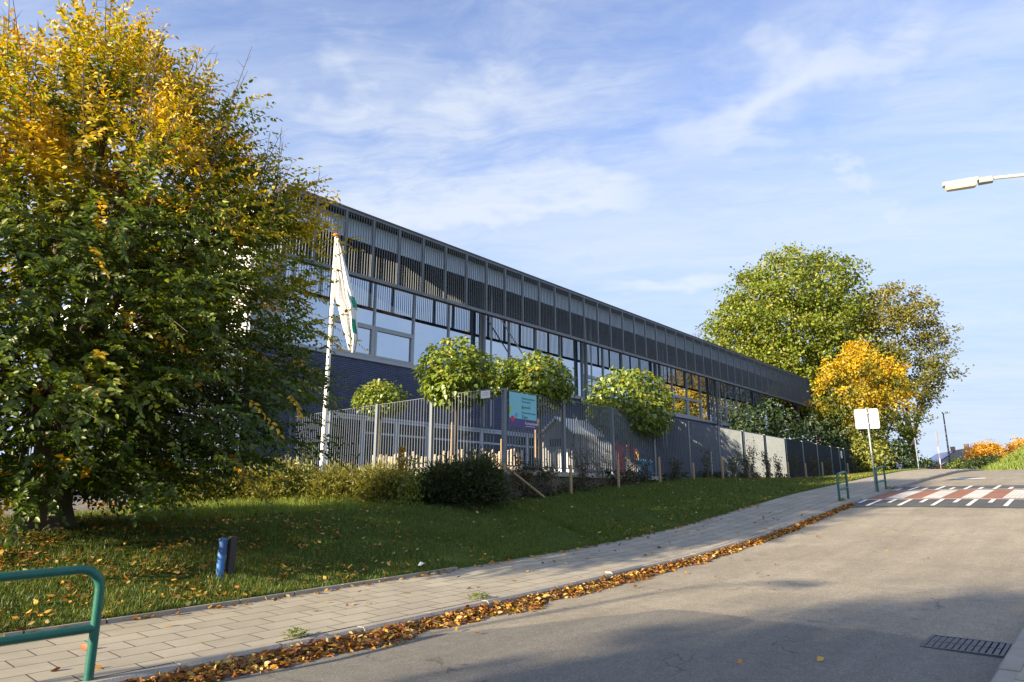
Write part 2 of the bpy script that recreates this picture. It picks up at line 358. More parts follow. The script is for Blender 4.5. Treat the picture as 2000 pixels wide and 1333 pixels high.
def asphalt(name, ca, cb_, patch=None):
    m, nt, out = new_mat(name); n = N(nt); tc = n.node('ShaderNodeTexCoord'); O = tc.outputs['Object']
    sp = n.noise(O, 48, 4, 0.8); sp2 = n.node('ShaderNodeTexVoronoi'); n.link(O, sp2.inputs[0]); sp2.inputs['Scale'].default_value = 38
    bigv = n.noise(O, 0.55, 6, 0.62, 0.4)
    c = n.mix(n.ramp(bigv, (0.32, 0.0), (0.68, 1.0)), (*ca, 1), (*cb_, 1))
    if patch:
        se = n.node('ShaderNodeSeparateXYZ'); n.link(O, se.inputs[0])
        wob = n.math('MULTIPLY', n.math('SUBTRACT', n.noise(O, 1.1, 4), 0.5), 0.9)
        e = n.math('SUBTRACT', n.math('ADD', se.outputs[0], wob), n.math('MULTIPLY', n.math('MAXIMUM', n.math('SUBTRACT', se.outputs[1], 4.6), 0.0), -1.9))
        mask = n.math('SUBTRACT', 1.0, n.step(e, 8.25, 8.4))
        c = n.mix(mask, c, (*patch, 1))
    c = n.mix(0.8, c, n.ramp(sp, (0.32, 0.35), (0.70, 1.5)), 'MULTIPLY'); c = n.mix(0.3, c, n.ramp(n.noise(O, 7, 5, 0.7), (0.35, 0.6), (0.65, 1.25)), 'MULTIPLY')
    c = n.mix(0.35, c, n.ramp(sp2.outputs['Distance'], (0.0, 1.3), (0.55, 0.6)), 'MULTIPLY')
    cv = n.node('ShaderNodeTexVoronoi', feature='DISTANCE_TO_EDGE'); cv.inputs['Scale'].default_value = 0.42
    wpn = n.node('ShaderNodeTexNoise'); n.link(O, wpn.inputs['Vector']); wpn.inputs['Scale'].default_value = 1.6; wpn.inputs['Detail'].default_value = 6
    wsc_ = n.node('ShaderNodeVectorMath', operation='SCALE'); n.link(wpn.outputs[1], wsc_.inputs[0]); wsc_.inputs[3].default_value = 0.9
    n.link(n.vmath('ADD', O, wsc_.outputs[0]), cv.inputs['Vector'])
    crack = n.math('MULTIPLY', n.math('SUBTRACT', 1.0, n.step(cv.outputs['Distance'], 0.002, 0.006)), n.step(n.noise(O, 0.8, 2), 0.5, 0.6))
    c = n.mix(n.math('MULTIPLY', crack, 0.55), c, (0.05, 0.045, 0.04, 1))
    sx = n.node('ShaderNodeMapping'); n.link(O, sx.inputs[0]); sx.inputs['Scale'].default_value = (0.06, 1.7, 1)
    c = n.mix(0.35, c, n.ramp(n.noise(sx.outputs[0], 1.0, 5, 0.65), (0.35, 0.62), (0.65, 1.2)), 'MULTIPLY')
    st = n.noise(O, 3.2, 2, 0.4)
    c = n.mix(n.math('MULTIPLY', n.step(st, 0.72, 0.78), 0.6), c, (0.03, 0.03, 0.03, 1))
    b = n.node('ShaderNodeBsdfPrincipled'); n.link(c, b.inputs['Base Color']); b.inputs['Roughness'].default_value = 0.85
    bp = n.node('ShaderNodeBump'); bp.inputs['Strength'].default_value = 0.45; bp.inputs['Distance'].default_value = 0.006
    n.link(sp, bp.inputs['Height']); n.link(bp.outputs[0], b.inputs['Normal']); n.link(b.outputs[0], out.inputs[0]); return m
M['asphalt'] = asphalt('road_asphalt', (0.31, 0.27, 0.205), (0.43, 0.375, 0.285), (0.215, 0.20, 0.17))
M['newasphalt'] = asphalt('dark_asphalt', (0.085, 0.09, 0.092), (0.11, 0.112, 0.115))
def soil(name, a, b_, c_):
    m, nt, out = new_mat(name); n = N(nt); tc = n.node('ShaderNodeTexCoord'); O = tc.outputs['Object']
    f = n.noise(O, 1.1, 6, 0.65); g = n.noise(O, 24, 4, 0.7)
    c = n.mix(n.ramp(f, (0.38, 0.0), (0.62, 1.0)), (*a, 1), (*b_, 1)); c = n.mix(n.ramp(g, (0.55, 0.0), (0.75, 0.7)), c, (*c_, 1))
    b = n.node('ShaderNodeBsdfPrincipled'); n.link(c, b.inputs['Base Color']); b.inputs['Roughness'].default_value = 1.0; b.inputs['Specular IOR Level'].default_value = 0.1
    bp = n.node('ShaderNodeBump'); bp.inputs['Strength'].default_value = 0.8; bp.inputs['Distance'].default_value = 0.03
    n.link(g, bp.inputs['Height']); n.link(bp.outputs[0], b.inputs['Normal']); n.link(b.outputs[0], out.inputs[0]); return m
M['lawn'] = soil('lawn_turf', (0.045, 0.07, 0.012), (0.065, 0.095, 0.018), (0.085, 0.065, 0.03))
M['earth'] = soil('rough_ground', (0.06, 0.10, 0.02), (0.08, 0.12, 0.025), (0.10, 0.09, 0.04))
M['terrace'] = soil('terrace_ground', (0.20, 0.19, 0.17), (0.24, 0.22, 0.19), (0.14, 0.13, 0.11))
def glassmat(name, refl, tint, inner):
    m, nt, out = new_mat(name); n = N(nt)
    g = n.node('ShaderNodeBsdfGlossy'); g.inputs['Roughness'].default_value = 0.015; g.inputs['Color'].default_value = (*tint, 1)
    d = n.node('ShaderNodeBsdfDiffuse'); d.inputs[0].default_value = (*inner, 1)
    tc = n.node('ShaderNodeTexCoord'); bp = n.node('ShaderNodeBump'); bp.inputs['Strength'].default_value = 0.02; bp.inputs['Distance'].default_value = 0.05
    n.link(n.noise(tc.outputs['Object'], 0.9, 2), bp.inputs['Height']); n.link(bp.outputs[0], g.inputs['Normal'])
    lw = n.node('ShaderNodeFresnel'); lw.inputs[0].default_value = 1.5
    fac = n.math('ADD', n.math('MULTIPLY', lw.outputs[0], 1.1), refl, clamp=True)
    mx = n.node('ShaderNodeMixShader'); n.link(fac, mx.inputs[0]); n.link(d.outputs[0], mx.inputs[1]); n.link(g.outputs[0], mx.inputs[2])
    n.link(mx.outputs[0], out.inputs[0]); return m
M['glass'] = glassmat('coated_glass', 0.50, (0.80, 0.90, 1.0), (0.015, 0.02, 0.03))
M['darkglass'] = glassmat('ground_floor_glass', 0.0, (0.5, 0.55, 0.7), (0.012, 0.014, 0.018))

# ------------------------------------------------------------------ terrain
ZX = np.array([-400, -60, -10, 0.5, 4, 8.5, 13, 17, 22.4, 25.2, 29.2, 36, 42.6, 48, 52, 58, 75, 150, 600.])
ZZ = np.array([-4, -1.6, -.27, -.03, .05, .20, .40, .70, 1.27, 1.56, 1.89, 2.43, 2.90, 3.17, 3.25, 3.28, 3.3, 3.0, 1.0])
def zr(x):
    x = np.asarray(x, float); return sum(np.interp(x + d, ZX, ZZ) for d in (-.8, -.4, 0, .4, .8)) / 5
LX = np.array([-400, -60, -10, 0, 4, 8, 12, 14, 19, 23, 27, 34, 43, 50, 60, 600.])
LZ = np.array([-3, -.6, .55, .92, 1.05, 1.25, 1.42, 1.6, 2.05, 2.33, 2.42, 2.52, 2.85, 3.3, 3.4, 1.5])
def zl(x):
    x = np.asarray(x, float); return sum(np.interp(x + d, LX, LZ) for d in (-1.6, -.8, 0, .8, 1.6)) / 5
def sst(x, a, b): t = np.clip((x - a) / (b - a), 0, 1); return t * t * (3 - 2 * t)
def HZ(x, y):
    x = np.asarray(x, float); y = np.asarray(y, float)
    x, y = np.broadcast_arrays(x, y)
    road = zr(x)
    pv = road + 0.125 + np.clip((y - 6.57) / 2.43, 0, 1) * 0.05
    pv = pv - 0.10 * sst(x, 24.2, 25.1) * (1 - sst(x, 29.4, 30.3)) * (1 - sst(y, 6.7, 8.2))
    lawn = (road + 0.20) + (zl(x) - road - 0.20) * np.clip((y - 9.0) / 3.3, 0, 1) + np.clip((y - 12.3), 0, 4) * 0.055 * (1 - sst(x, 11, 14))
    back = np.where(x < 13.9, zl(x) + 0.22 + np.clip(y - 16.5, 0, 60) * 0.05, np.maximum(2.45 - .10 * (x < 27), zl(x)))
    h = np.where(y < 1.0, road + 0.12, road)
    h = np.where(y >= 6.57, pv, h); h = np.where(y >= 9.0, lawn, h)
    h = np.where((y >= 12.45) & (x >= 13.9), back, h); h = np.where((y >= 16.5) & (x < 13.9), back, h)
    far = sst(x, 50, 57)
    bank = np.clip((x - 59.5) / 4, 0, 1) * np.clip((8.2 - y) * 0.62, 0, 3.0)
    h = h * (1 - far) + (zr(x) + bank) * far
    return h
def H1(x, y): return float(HZ(x, y))
def ribbon(name, xs, ys, mat, dz=0.0, zfun=HZ, kind='structure'):
    X, Y = np.meshgrid(xs, ys, indexing='ij'); Z = zfun(X, Y) + dz
    V = np.stack([X, Y, Z], -1).reshape(-1, 3); nx, ny = len(xs), len(ys)
    i = (np.arange(nx - 1)[:, None] * ny + np.arange(ny - 1)[None]).ravel()
    q = np.stack([i, i + ny, i + ny + 1, i + 1], 1).ravel()
    o = np_mesh(name, V, q, np.full(len(i), 4), mat, None, None, True); return tag(o, kind=kind)
xs = np.concatenate([np.arange(-60, -4, 4), np.arange(-4, 60, 0.5), np.arange(60, 80, 2)])
def roadz(X, Y): return zr(X) + 0.03 * (1 - ((Y - 3.8) / 2.8) ** 2)
ribbon('road', xs[xs <= 53], np.linspace(1.0, 6.57, 9), M['asphalt'], 0, roadz)
ribbon('cross_road', np.linspace(53.001, 59.4, 8), np.array([-60, -30, -10, 0, 4, 8, 14, 25, 60.]), M['asphalt'], 0.02, lambda X, Y: zr(X))
ribbon('pavement', xs[xs <= 53], np.array([6.715, 7.5, 8.25, 8.985]), M['pave'], 0.0)
ribbon('far_pavement', xs[xs <= 53], np.array([-1.5, -.3, 0.85]), M['pave'], 0.0)
gx = np.concatenate([[-600, -250, -120], np.arange(-60, -6, 3), np.arange(-6, 13.6, .4), [13.87, 13.93], np.arange(14.2, 55, .6), np.arange(55, 80, 1.5), [100, 140, 250, 600]])
gy = np.concatenate([[-600, -250, -80, -40, -20, -10, -6, -3, -1.5]])
ribbon('right_verge', gx, gy, M['earth'], -0.01)
ribbon('lawn', gx[gx < 53], np.concatenate([[8.97, 8.985], np.linspace(9.0, 12.4, 12)]), M['lawn'], 0.0, lambda X, Y: HZ(X, Y) - .03 * (Y < 8.999))
ribbon('lawn_bank', gx[gx <= 13.87], np.linspace(12.4, 16.5, 12), M['lawn'], 0.0)
ribbon('forecourt', gx[(gx <= 13.87)], np.concatenate([[16.5, 18, 21, 26, 34, 60]]), M['court'], 0.0)
ribbon('terrace', gx[(gx >= 13.9) & (gx < 50)], np.array([12.46, 14, 18, 23.4]), M['terrace'], 0.0)
ribbon('field', gx[(gx >= 13.9) & (gx < 60)], np.array([23.4, 40, 60, 120, 250, 600.]), M['earth'], -0.02)
ribbon('field_beyond', gx[gx >= 59], np.concatenate([[-60, -20, -10, -5], np.arange(-3, 12, 1), [15, 24, 60, 250, 600]]), M['earth'], -0.02)
ribbon('hedge_strip', gx[(gx >= 49) & (gx < 60)], np.array([12.4, 16, 23.4]), M['earth'], -0.01)
ribbon('field_left', gx[gx <= 13.87], np.array([60, 120, 250, 600.]), M['earth'], -0.02)

# kerb stones, each about a metre, a little uneven
def kerbs(name, y0, y1, face):
    mb = MB(); x = -30.0; rr = random.Random(3)
    while x < 53:
        L = 1.0; drop = 0.10 if 24.5 < x < 29.6 else 0.0
        j = rr.uniform(-.006, .006); jy = rr.uniform(-.008, .008)
        if 9.5 < x < 10.5 and face < 0: j += 0.025
        a, b = x + 0.006, x + L - 0.006
        z0, z1 = float(zr(a)), float(zr(b)); h = 0.125 - drop + j
        ya, yb = y0 + jy, y1 + jy * 0
        c = 0.03
        if face < 0: prof = [(ya, -0.12), (ya, h - c), (ya + c, h), (yb, h), (yb, -0.12)]
        else: prof = [(ya, -0.12), (ya, h), (yb - c, h), (yb, h - c), (yb, -0.12)]
        n5 = len(prof)
        vs = [(a, y, z0 + z) for y, z in prof] + [(b, y, z1 + z) for y, z in prof]
        mb.add(vs, [tuple(range(n5)), tuple(range(2 * n5 - 1, n5 - 1, -1))] + [(i, n5 + i, n5 + (i + 1) % n5, (i + 1) % n5) for i in range(n5)])
        x += L
    return tag(mb.build(name, M['kerb']), kind='structure')
ribbon('ground', xs[xs <= 53], np.array([-1.5, .9, .95, 6.6, 6.7, 9.05]), M['dark'], -0.12, lambda X, Y: np.where((Y > .92) & (Y < 6.65), zr(X), HZ(X, Y)))
kerbs('kerb', 6.57, 6.725, -1); kerbs('far_kerb', 0.845, 1.0, 1)
mb = MB()
for i in range(-20, 22):                                   # low edging stones between pavement and lawn
    a, b = i * 0.8 + .01, i * 0.8 + .79
    if a > 13: continue
    hh = 0.05 if a < 8.5 else 0.015
    za, zb = H1(a, 8.9), H1(b, 8.9)
    mb.add([(a, 8.98, za - .1), (b, 8.98, zb - .1), (b, 9.04, zb - .1), (a, 9.04, za - .1), (a, 8.98, za + hh), (b, 8.98, zb + hh), (b, 9.04, zb + hh), (a, 9.04, za + hh)],
           [(0, 3, 2, 1), (4, 5, 6, 7), (0, 1, 5, 4), (1, 2, 6, 5), (2, 3, 7, 6), (3, 0, 4, 7)])
tag(mb.build('edging', M['kerb']), kind='structure')

# raised crossing and markings
def sheet(mb, x0, x1, y0, y1, dz, nx=6):
    for i in range(nx):
        a = x0 + (x1 - x0) * i / nx; b = x0 + (x1 - x0) * (i + 1) / nx
        ny = max(1, int((y1 - y0) / .7))
        for j in range(ny):
            c = y0 + (y1 - y0) * j / ny; d = y0 + (y1 - y0) * (j + 1) / ny
            f = lambda x, y: (x, y, float(roadz(np.float64(x), np.float64(y))) + dz)
            mb.quad(f(a, c), f(b, c), f(b, d), f(a, d))
    return mb
mb = sheet(MB(), 22.95, 25.05, 1.0, 6.56, 0.012, 6); sheet(mb, 28.95, 31.0, 1.0, 6.56, 0.012, 6)
tag(mb.build('crossing_ramp', M['newasphalt']), kind='structure')
mb = sheet(MB(), 25.05, 28.95, 1.0, 6.56, 0.014, 6); tag(mb.build('crossing', M['redbrick']), kind='structure')
mb = MB(); y = 5.97
while y > 1.2: sheet(mb, 25.35, 28.65, y - .53, y, 0.022, 6); y -= 1.055
tag(mb.build('crossing_stripes', M['whitebrick']), kind='structure')
mb = MB()
sheet(mb, 24.98, 25.08, 1.0, 6.56, 0.026, 1); sheet(mb, 28.92, 29.02, 1.0, 6.56, 0.026, 1)
y = 6.50; i = 0
while y > 1.1:
    L = 0.95 if i % 2 == 0 else 1.75
    sheet(mb, 25.0 - L, 24.98, y - .11, y, 0.024, 2); sheet(mb, 29.02, 29.0 + L, y - .11, y, 0.024, 2)
    y -= 0.435; i += 1
sheet(mb, 35.6, 36.25, 4.45, 5.62, 0.01, 2); sheet(mb, 35.6, 35.75, 3.2, 3.9, 0.01, 1)
tag(mb.build('road_markings', M['roadpaint']), kind='structure')

# ------------------------------------------------------------------ school
SX0, SX1 = 11.7, 66.9; YF = 21.1; YG = 22.9; ZS = 7.29; ZB = 9.98; ZT = 12.60
sch = thing('school_building', 'long dark brick school with grey slatted fascia over a band of first floor windows', 'school', (SX0, YG, 1.6))
mb = MB(); WX = 61.0
mb.box(SX0, WX, YG, YG + .3, 4.82, ZS - .1)
mb.box(SX0, 15.2, YG, YG + .3, 1.0, 4.82); mb.box(36.0, WX, YG, YG + .3, 1.0, 4.82); mb.box(15.2, 36.0, YG + .02, YG + .3, 1.0, 2.42)
mb.box(SX0, SX0 + .3, YG + .3, YG + 24, 1.0, 7.2); mb.box(WX - .3, WX, YG + .3, YG + 24, 1.0, 7.2)
mb.build('wall', M['brick'], sch)
mb = MB(); mb.box(SX0 + .3, WX - .3, YG + .06, YG + .25, 10.75, ZT - .3)
mb.m = 0
z = 10.8
while z < ZT - .3:
    mb.box(SX0 + .3, WX - .3, YG - .01, YG + .06, z, z + .045); z += .14
mb.build('louvre_wall', M['louvre'], sch)
mb = MB(); mb.box(SX0, SX1, YF - .02, YF + .62, ZT, ZT + .07); mb.box(SX0, SX1, YF + .62, YG + 24, ZT - .02, ZT + .05)
mb.build('roof', M['asphaltroof'], sch)
# corrugated parapet behind the slats
prof = []; x = SX0 + .15; i = 0
while x < SX1 - .1:
    prof.append((x, YF + .5 + (.035 if i % 2 else 0.0))); x += .055; i += 1
V = [(p[0], p[1], 11.66) for p in prof] + [(p[0], p[1], ZT - .11) for p in prof]; k = len(prof)
mb = MB(); mb.add(V, [(i, i + 1, k + i + 1, k + i) for i in range(k - 1)]); mb.build('parapet_sheet', M['sheet'], sch)
mb = MB(); mb.box(SX0 + .15, SX1 - .1, YF + .46, YF + .62, ZT - .11, ZT); mb.build('roof_edge', M['dark'], sch)
# end wall: white band, windows
mb = MB(); mb.box(SX0 - .04, SX0 + .2, YF + 1.9, YG + 24, 10.4, ZT - .02); mb.build('end_panel', M['whitepanel'], sch)
mb = MB(); mb.box(SX0, SX0 + .25, YG + .02, YG + 24, 7.2, 7.34); mb.build('sill', M['alu'], sch)
# fascia panels
PW = 1.3095; NP = int(round((SX1 - SX0) / PW)); PW = (SX1 - SX0) / NP
mb = MB(); x = SX0
mb.box(x, x + .04, YF - .01, YF + .07, ZB, ZT - .001); mb.box(x + PW - .04, x + PW - .004, YF - .01, YF + .07, ZB, ZT - .001)
mb.box(x + .04, x + PW - .04, YF, YF + .06, ZT - .09, ZT - .001); mb.box(x + .04, x + PW - .04, YF, YF + .08, ZB, ZB + .13)
for j in range(10):
    xx = x + .04 + (PW - .08) * (j + .5) / 10
    mb.box(xx - .007, xx + .007, YF + .02, YF + .055, ZB + .13, ZT - .09)
p0 = mb.build('fascia_panel', M['fascia'], sch)
for i in range(1, NP): dup_part(p0, sch, (PW * i, 0, 0))
mb = MB()
mb.box(SX0, SX1, YF + .10, YF + .16, ZB - .04, ZB + .10)
mb.build('fascia_beam', M['rust'], sch)
# slats round the left end of the fascia
mb = MB(); mb.box(SX0 - .02, SX0 + .05, YF + .09, YG - .05, ZB, ZB + .12); mb.box(SX0 - .02, SX0 + .05, YF + .09, YG - .05, ZT - .10, ZT - .002)
for j in range(7): mb.box(SX0, SX0 + .03, YF + .26 + j * .22, YF + .30 + j * .22, ZB + .12, ZT - .1)
mb.build('end_slats', M['fascia'], sch)
# windows
BW = 2.16; NB = 22; w0 = 12.86 - BW * 0
def window(x, sash):
    f = MB(); z0, z1 = ZS, 10.75; t = .075
    f.box(x, x + t, YG - .05, YG + .06, z0, z1); f.box(x + BW - .001 - t * .0, x + BW + t * .0 + .001, YG, YG + .01, z0, z0 + .01)
    f.box(x + t, x + BW, YG - .045, YG + .06, z0, z0 + .08); f.box(x + t, x + BW, YG - .045, YG + .06, z1 - .1, z1)
    o = f.build('window', M['alu'], sch)
    g = MB(); g.quad((x + t, YG + .02, z0 + .08), (x + BW, YG + .02, z0 + .08), (x + BW, YG + .02, z1 - .1), (x + t, YG + .02, z1 - .1)); g.build('pane', M['glass'], o)
    if sash:
        s = MB(); a, b, c, d = x + t + .0, x + BW - .0, z0 + .08, z0 + 1.34
        s.box(a, b, YG - .055, YG + .015, d, d + .09); s.box(a, a + .10, YG - .06, YG + .015, c, d); s.box(b - .10, b, YG - .06, YG + .015, c, d); s.box(a + .1, b - .1, YG - .06, YG + .015, c, c + .09); s.box(a + .1, b - .1, YG - .06, YG + .015, d - .09, d)
        s.build('sash', M['alu'], o)
    return o
wa = window(w0, False); wb = window(w0 + BW, True)
pat = [0, 1, 1, 0, 0, 0, 1, 1]
for i in range(2, NB):
    src = wb if pat[i % 8] else wa
    k0 = 1 if pat[i % 8] else 0
    dup_part(src, sch, (BW * (i - k0), 0, 0))
mb = MB(); mb.box(SX0, WX, YG - .07, YG + .06, ZS - .10, ZS - .004); mb.box(SX0, w0 - .004, YG - .03, YG + .1, ZS, 10.75)
mb.build('window_sill', M['alu'], sch)
# columns and downpipes in front of the glass
mb = MB(); mb.box(23.48, 23.64, YG - .42, YG - .26, 4.9, 12.3); c0 = mb.build('column', M['fascia'], sch)
mb = MB(); mb.tube([(24.1, YG - .35, 5), (24.1, YG - .35, 12.2)], .05, 8); d0 = mb.build('downpipe', M['alu'], sch, True)
for i in range(1, 5):
    dup_part(c0, sch, (8.64 * i, 0, 0)); dup_part(d0, sch, (8.64 * i, 0, 0))
mb = MB(); mb.bar((24.6, YG - .4, 10.6), (27.9, YG - .4, 7.6), .05, .05); b0 = mb.build('brace', M['alu'], sch)
dup_part(b0, sch, (25.9, 0, 0))
mb = MB(); mb.box(65.6, 66.1, YF + .9, YF + 1.4, 2.0, ZB + .5); mb.build('end_column', M['rust'], sch)
# ground floor glazing
def gf(x, wd, door=False):
    f = MB(); z0, z1 = 2.42, 4.82; t = .11
    f.box(x, x + t, YG - .02, YG + .12, z0, z1); f.box(x + wd - t, x + wd - .004, YG - .02, YG + .12, z0, z1)
    f.box(x + t, x + wd - t, YG - .015, YG + .12, z1 - .12, z1); f.box(x + t, x + wd - t, YG - .015, YG + .12, z0, z0 + (.3 if not door else .12))
    if not door: f.box(x + t, x + wd - t, YG - .015, YG + .12, z0 + 1.75, z0 + 1.84)
    o = f.build('door' if door else 'window', M['frame2'], sch)
    g = MB(); g.quad((x + t, YG + .06, z0 + .1), (x + wd - t, YG + .06, z0 + .1), (x + wd - t, YG + .06, z1 - .1), (x + t, YG + .06, z1 - .1)); g.build('pane', M['darkglass'], o)
    if door:
        h = MB(); h.tube([(x + wd - .2, YG - .06, z0 + .9), (x + wd - .2, YG - .06, z0 + 1.3)], .02, 6); h.build('handle', M['alu'], o)
    return o
gf(15.3, 1.6, True)
g0 = gf(16.9, 1.73); x = 16.9 + 1.73
while x < 34.2: dup_part(g0, sch, (x - 16.9, 0, 0)); x += 1.73
mb = MB(); mb.box(15.2, 36.0, YG - .05, YG + .06, 4.824, 4.90); mb.build('lintel', M['frame2'], sch)
# left end windows glimpsed through the tree
for (a, b, c, d) in ((24.5, 28.5, 7.35, 10.2), (29.5, 33.5, 7.35, 10.2)):
    f = MB(); f.box(SX0 - .03, SX0 + .2, a, a + .1, c, d); f.box(SX0 - .03, SX0 + .2, b - .1, b, c, d); f.box(SX0 - .03, SX0 + .2, a + .1, b - .1, c, c + .1); f.box(SX0 - .03, SX0 + .2, a + .1, b - .1, d - .1, d)
    o = f.build('window', M['white'], sch); g = MB(); g.quad((SX0 + .02, a, c), (SX0 + .02, b, c), (SX0 + .02, b, d), (SX0 + .02, a, d)); g.build('pane', M['glass'], o)
mb = MB(); mb.box(SX0 + .02, SX0 + .3, YG + .3, YG + 24, 7.2, 10.42); mb.build('end_wall', M['whitepanel'], sch)

# ------------------------------------------------------------------ terrace edge and fence
tw = thing('retaining_wall', 'low weathered concrete retaining wall carrying the metal bar fence', 'retaining wall', (13.9, 12.45, 1.2))
mb = MB(); mb.box(13.62, 50, 12.36, 12.46, 0.9, 2.22); mb.box(13.62, 13.75, 12.46, 22.88, 0.9, 2.22); mb.build('wall', M['soilwall'], tw)
mb = MB(); mb.box(13.45, 34, 12.28, 12.62, 2.224, 2.36); mb.box(13.38, 13.80, 12.62, 22.88, 2.224, 2.36); mb.build('coping', M['concrete'], tw, bevel=.01)
fn = thing('metal_fence', 'tall grey vertical bar fence around the raised school terrace', 'fence', (13.9, 12.5, 2.36))
FT, FB_ = 4.55, 2.46
def panel_mb(L, along='x', pitch=.12, depth=.020, thick=.010):
    mb = MB(); nb = max(1, int(round(L / pitch)))
    if along == 'x':
        mb.box(13.95, 13.95 + L - .1, 12.48, 12.52, FT - .012, FT); mb.box(13.95, 13.95 + L - .1, 12.48, 12.52, FB_, FB_ + .03)
        for j in range(nb):
            x = 13.95 + (L - .1) * (j + .5) / nb; mb.box(x - thick / 2, x + thick / 2, 12.5 - depth / 2, 12.5 + depth / 2, FB_ + .03, FT - .012)
    else:
        mb.box(13.58, 13.62, 12.55, 12.55 + L - .1, FT - .012, FT); mb.box(13.58, 13.62, 12.55, 12.55 + L - .1, FB_, FB_ + .03)
        for j in range(nb):
            y = 12.55 + (L - .1) * (j + .5) / nb; mb.box(13.6 - depth / 2, 13.6 + depth / 2, y - thick / 2, y + thick / 2, FB_ + .03, FT - .012)
    return mb
XS = [13.9, 16.58, 19.26, 21.94, 24.62, 27.3, 29.8, 32.3, 35.0, 37.4, 39.7, 42.1, 43.6, 44.6, 46.9, 49.3, 51.6]
def post_mb(x, y): mb = MB(); mb.box(x - .05, x + .05, y - .05, y + .05, 2.36, FT + .02); return mb
post0 = None; pn = None
for i, x in enumerate(XS):
    if post0 is None: post0 = post_mb(13.9, 12.5).build('post', M['fence'], fn)
    else: dup_part(post0, fn, (x - 13.9, 0, 0))
for i, (a, b) in enumerate(zip(XS[:-1], XS[1:])):
    dark = a >= 34.9
    o = panel_mb(b - a, 'x', .12 if not dark else .055, .040).build('fence_panel' if not (43.5 < a < 44) else 'gate', M['fence'] if not dark else M['screen'], fn)
    o.location = (a - 13.9, 0, 0)
for j in range(4):
    o = panel_mb(2.6, 'y', .13, .014, .014).build('fence_panel', M['fence'], fn); o.location = (0, 2.6 * j, 0)
    dup_part(post0, fn, (-.3, 2.6 * (j + 1), 0))
mb = MB(); mb.box(13.6, 13.86, 12.46, 12.54, FT - .04, FT - .016); mb.build('corner_rail', M['fence'], fn)

# name board on the fence
def text_mesh(name, body, size, loc, mat, parent, align='LEFT', rx=90, rz=0):
    cu = bpy.data.curves.new(name, 'FONT'); cu.body = body; cu.size = size; cu.align_x = align; cu.extrude = .001; cu.resolution_u = 3
    tmp = bpy.data.objects.new(name, cu); C.objects.link(tmp)
    bpy.context.view_layer.update()
    me = bpy.data.meshes.new_from_object(tmp.evaluated_get(bpy.context.evaluated_depsgraph_get()))
    bpy.data.objects.remove(tmp); me.materials.clear(); me.materials.append(mat); me.name = name
    ob = bpy.data.objects.new(name, me); C.objects.link(ob); ob.parent = parent
    ob.location = Vector(loc) - ORG[parent.name]; ob.rotation_euler = (R(rx), 0, R(rz)); return ob
bx0, bz1, bw, bh = 14.05, 4.50, 1.18, .98; by = 12.44
sg = thing('name_board', 'teal and purple day care name board fixed to the fence corner', 'sign', (bx0, by, bz1 - bh))
mb = MB(); mb.box(bx0, bx0 + bw, by, by + .012, bz1 - bh, bz1); mb.build('board', M['teal'], sg)
mb = MB(); mb.box(bx0, bx0 + bw, by - .004, by - .0005, bz1 - bh, bz1 - bh * .74); mb.build('purple_band', M['purple'], sg)
def disc(cx, cz, r, mat, nm):
    mb = MB(); mb.prism([(cx + r * math.cos(a * math.pi / 12), by - .008, cz + r * math.sin(a * math.pi / 12)) for a in range(24)], (0, .003, 0)); return mb.build(nm, mat, sg)
disc(bx0 + .29, bz1 - .63, .065, M['signblue'], 'dot'); disc(bx0 + .13, bz1 - .74, .08, M['crimson'], 'dot')
mb = MB(); mb.prism([(bx0, by - .008, bz1 - .60)] + [(bx0 + .10 * math.cos(a), by - .008, bz1 - .50 + .10 * math.sin(a)) for a in [(-90 + 15 * i) * math.pi / 180 for i in range(13)]], (0, .003, 0)); mb.build('dot', M['lime'], sg)
for body, sz, dx, dz, mt in (('Kinderdagverblijf en', .072, .52, .16, 'ink'), ('Peuteropvang', .072, .52, .25, 'ink'), ('Jij en ik', .13, .52, .42, 'ink'), ('Buitenschoolse opvang', .066, .52, .56, 'ink'), ('Zazu', .13, .52, .70, 'ink'), ('humankind', .125, .66, .87, 'white')):
    text_mesh('lettering', body, sz, (bx0 + dx, by - .010, bz1 - dz), M[mt], sg)
mb = MB(); mb.box(bx0 + .68, bx0 + 1.1, by - .010, by - .007, bz1 - .915, bz1 - .905); mb.build('underline', M['white'], sg)
def notice(name, label, loc, wd, ht, alongy=False):
    t = thing(name, label, 'sign', loc); x, y, z = loc
    mb = MB()
    if alongy: mb.box(x - .012, x, y, y + wd, z, z + ht)
    else: mb.box(x, x + wd, y - .012, y, z, z + ht)
    mb.build('plate', M['white'], t); mb = MB()
    for k in range(3):
        zz_ = z + ht * (.72 - .2 * k)
        if alongy: mb.box(x - .016, x - .0125, y + wd * .15, y + wd * .85, zz_, zz_ + ht * .05)
        else: mb.box(x + wd * .15, x + wd * .85, y - .016, y - .0125, zz_, zz_ + ht * .05)
    mb.build('print', M['grey'], t); return t
notice('fence_notice', 'small white notice plate wired to the bars left of the teal board', (13.57, 12.72, 4.30), .34, .21, True)
notice('gate_notice', 'white notice sheet on the dark gate of the far fence', (43.85, 12.46, 3.95), .30, .42)

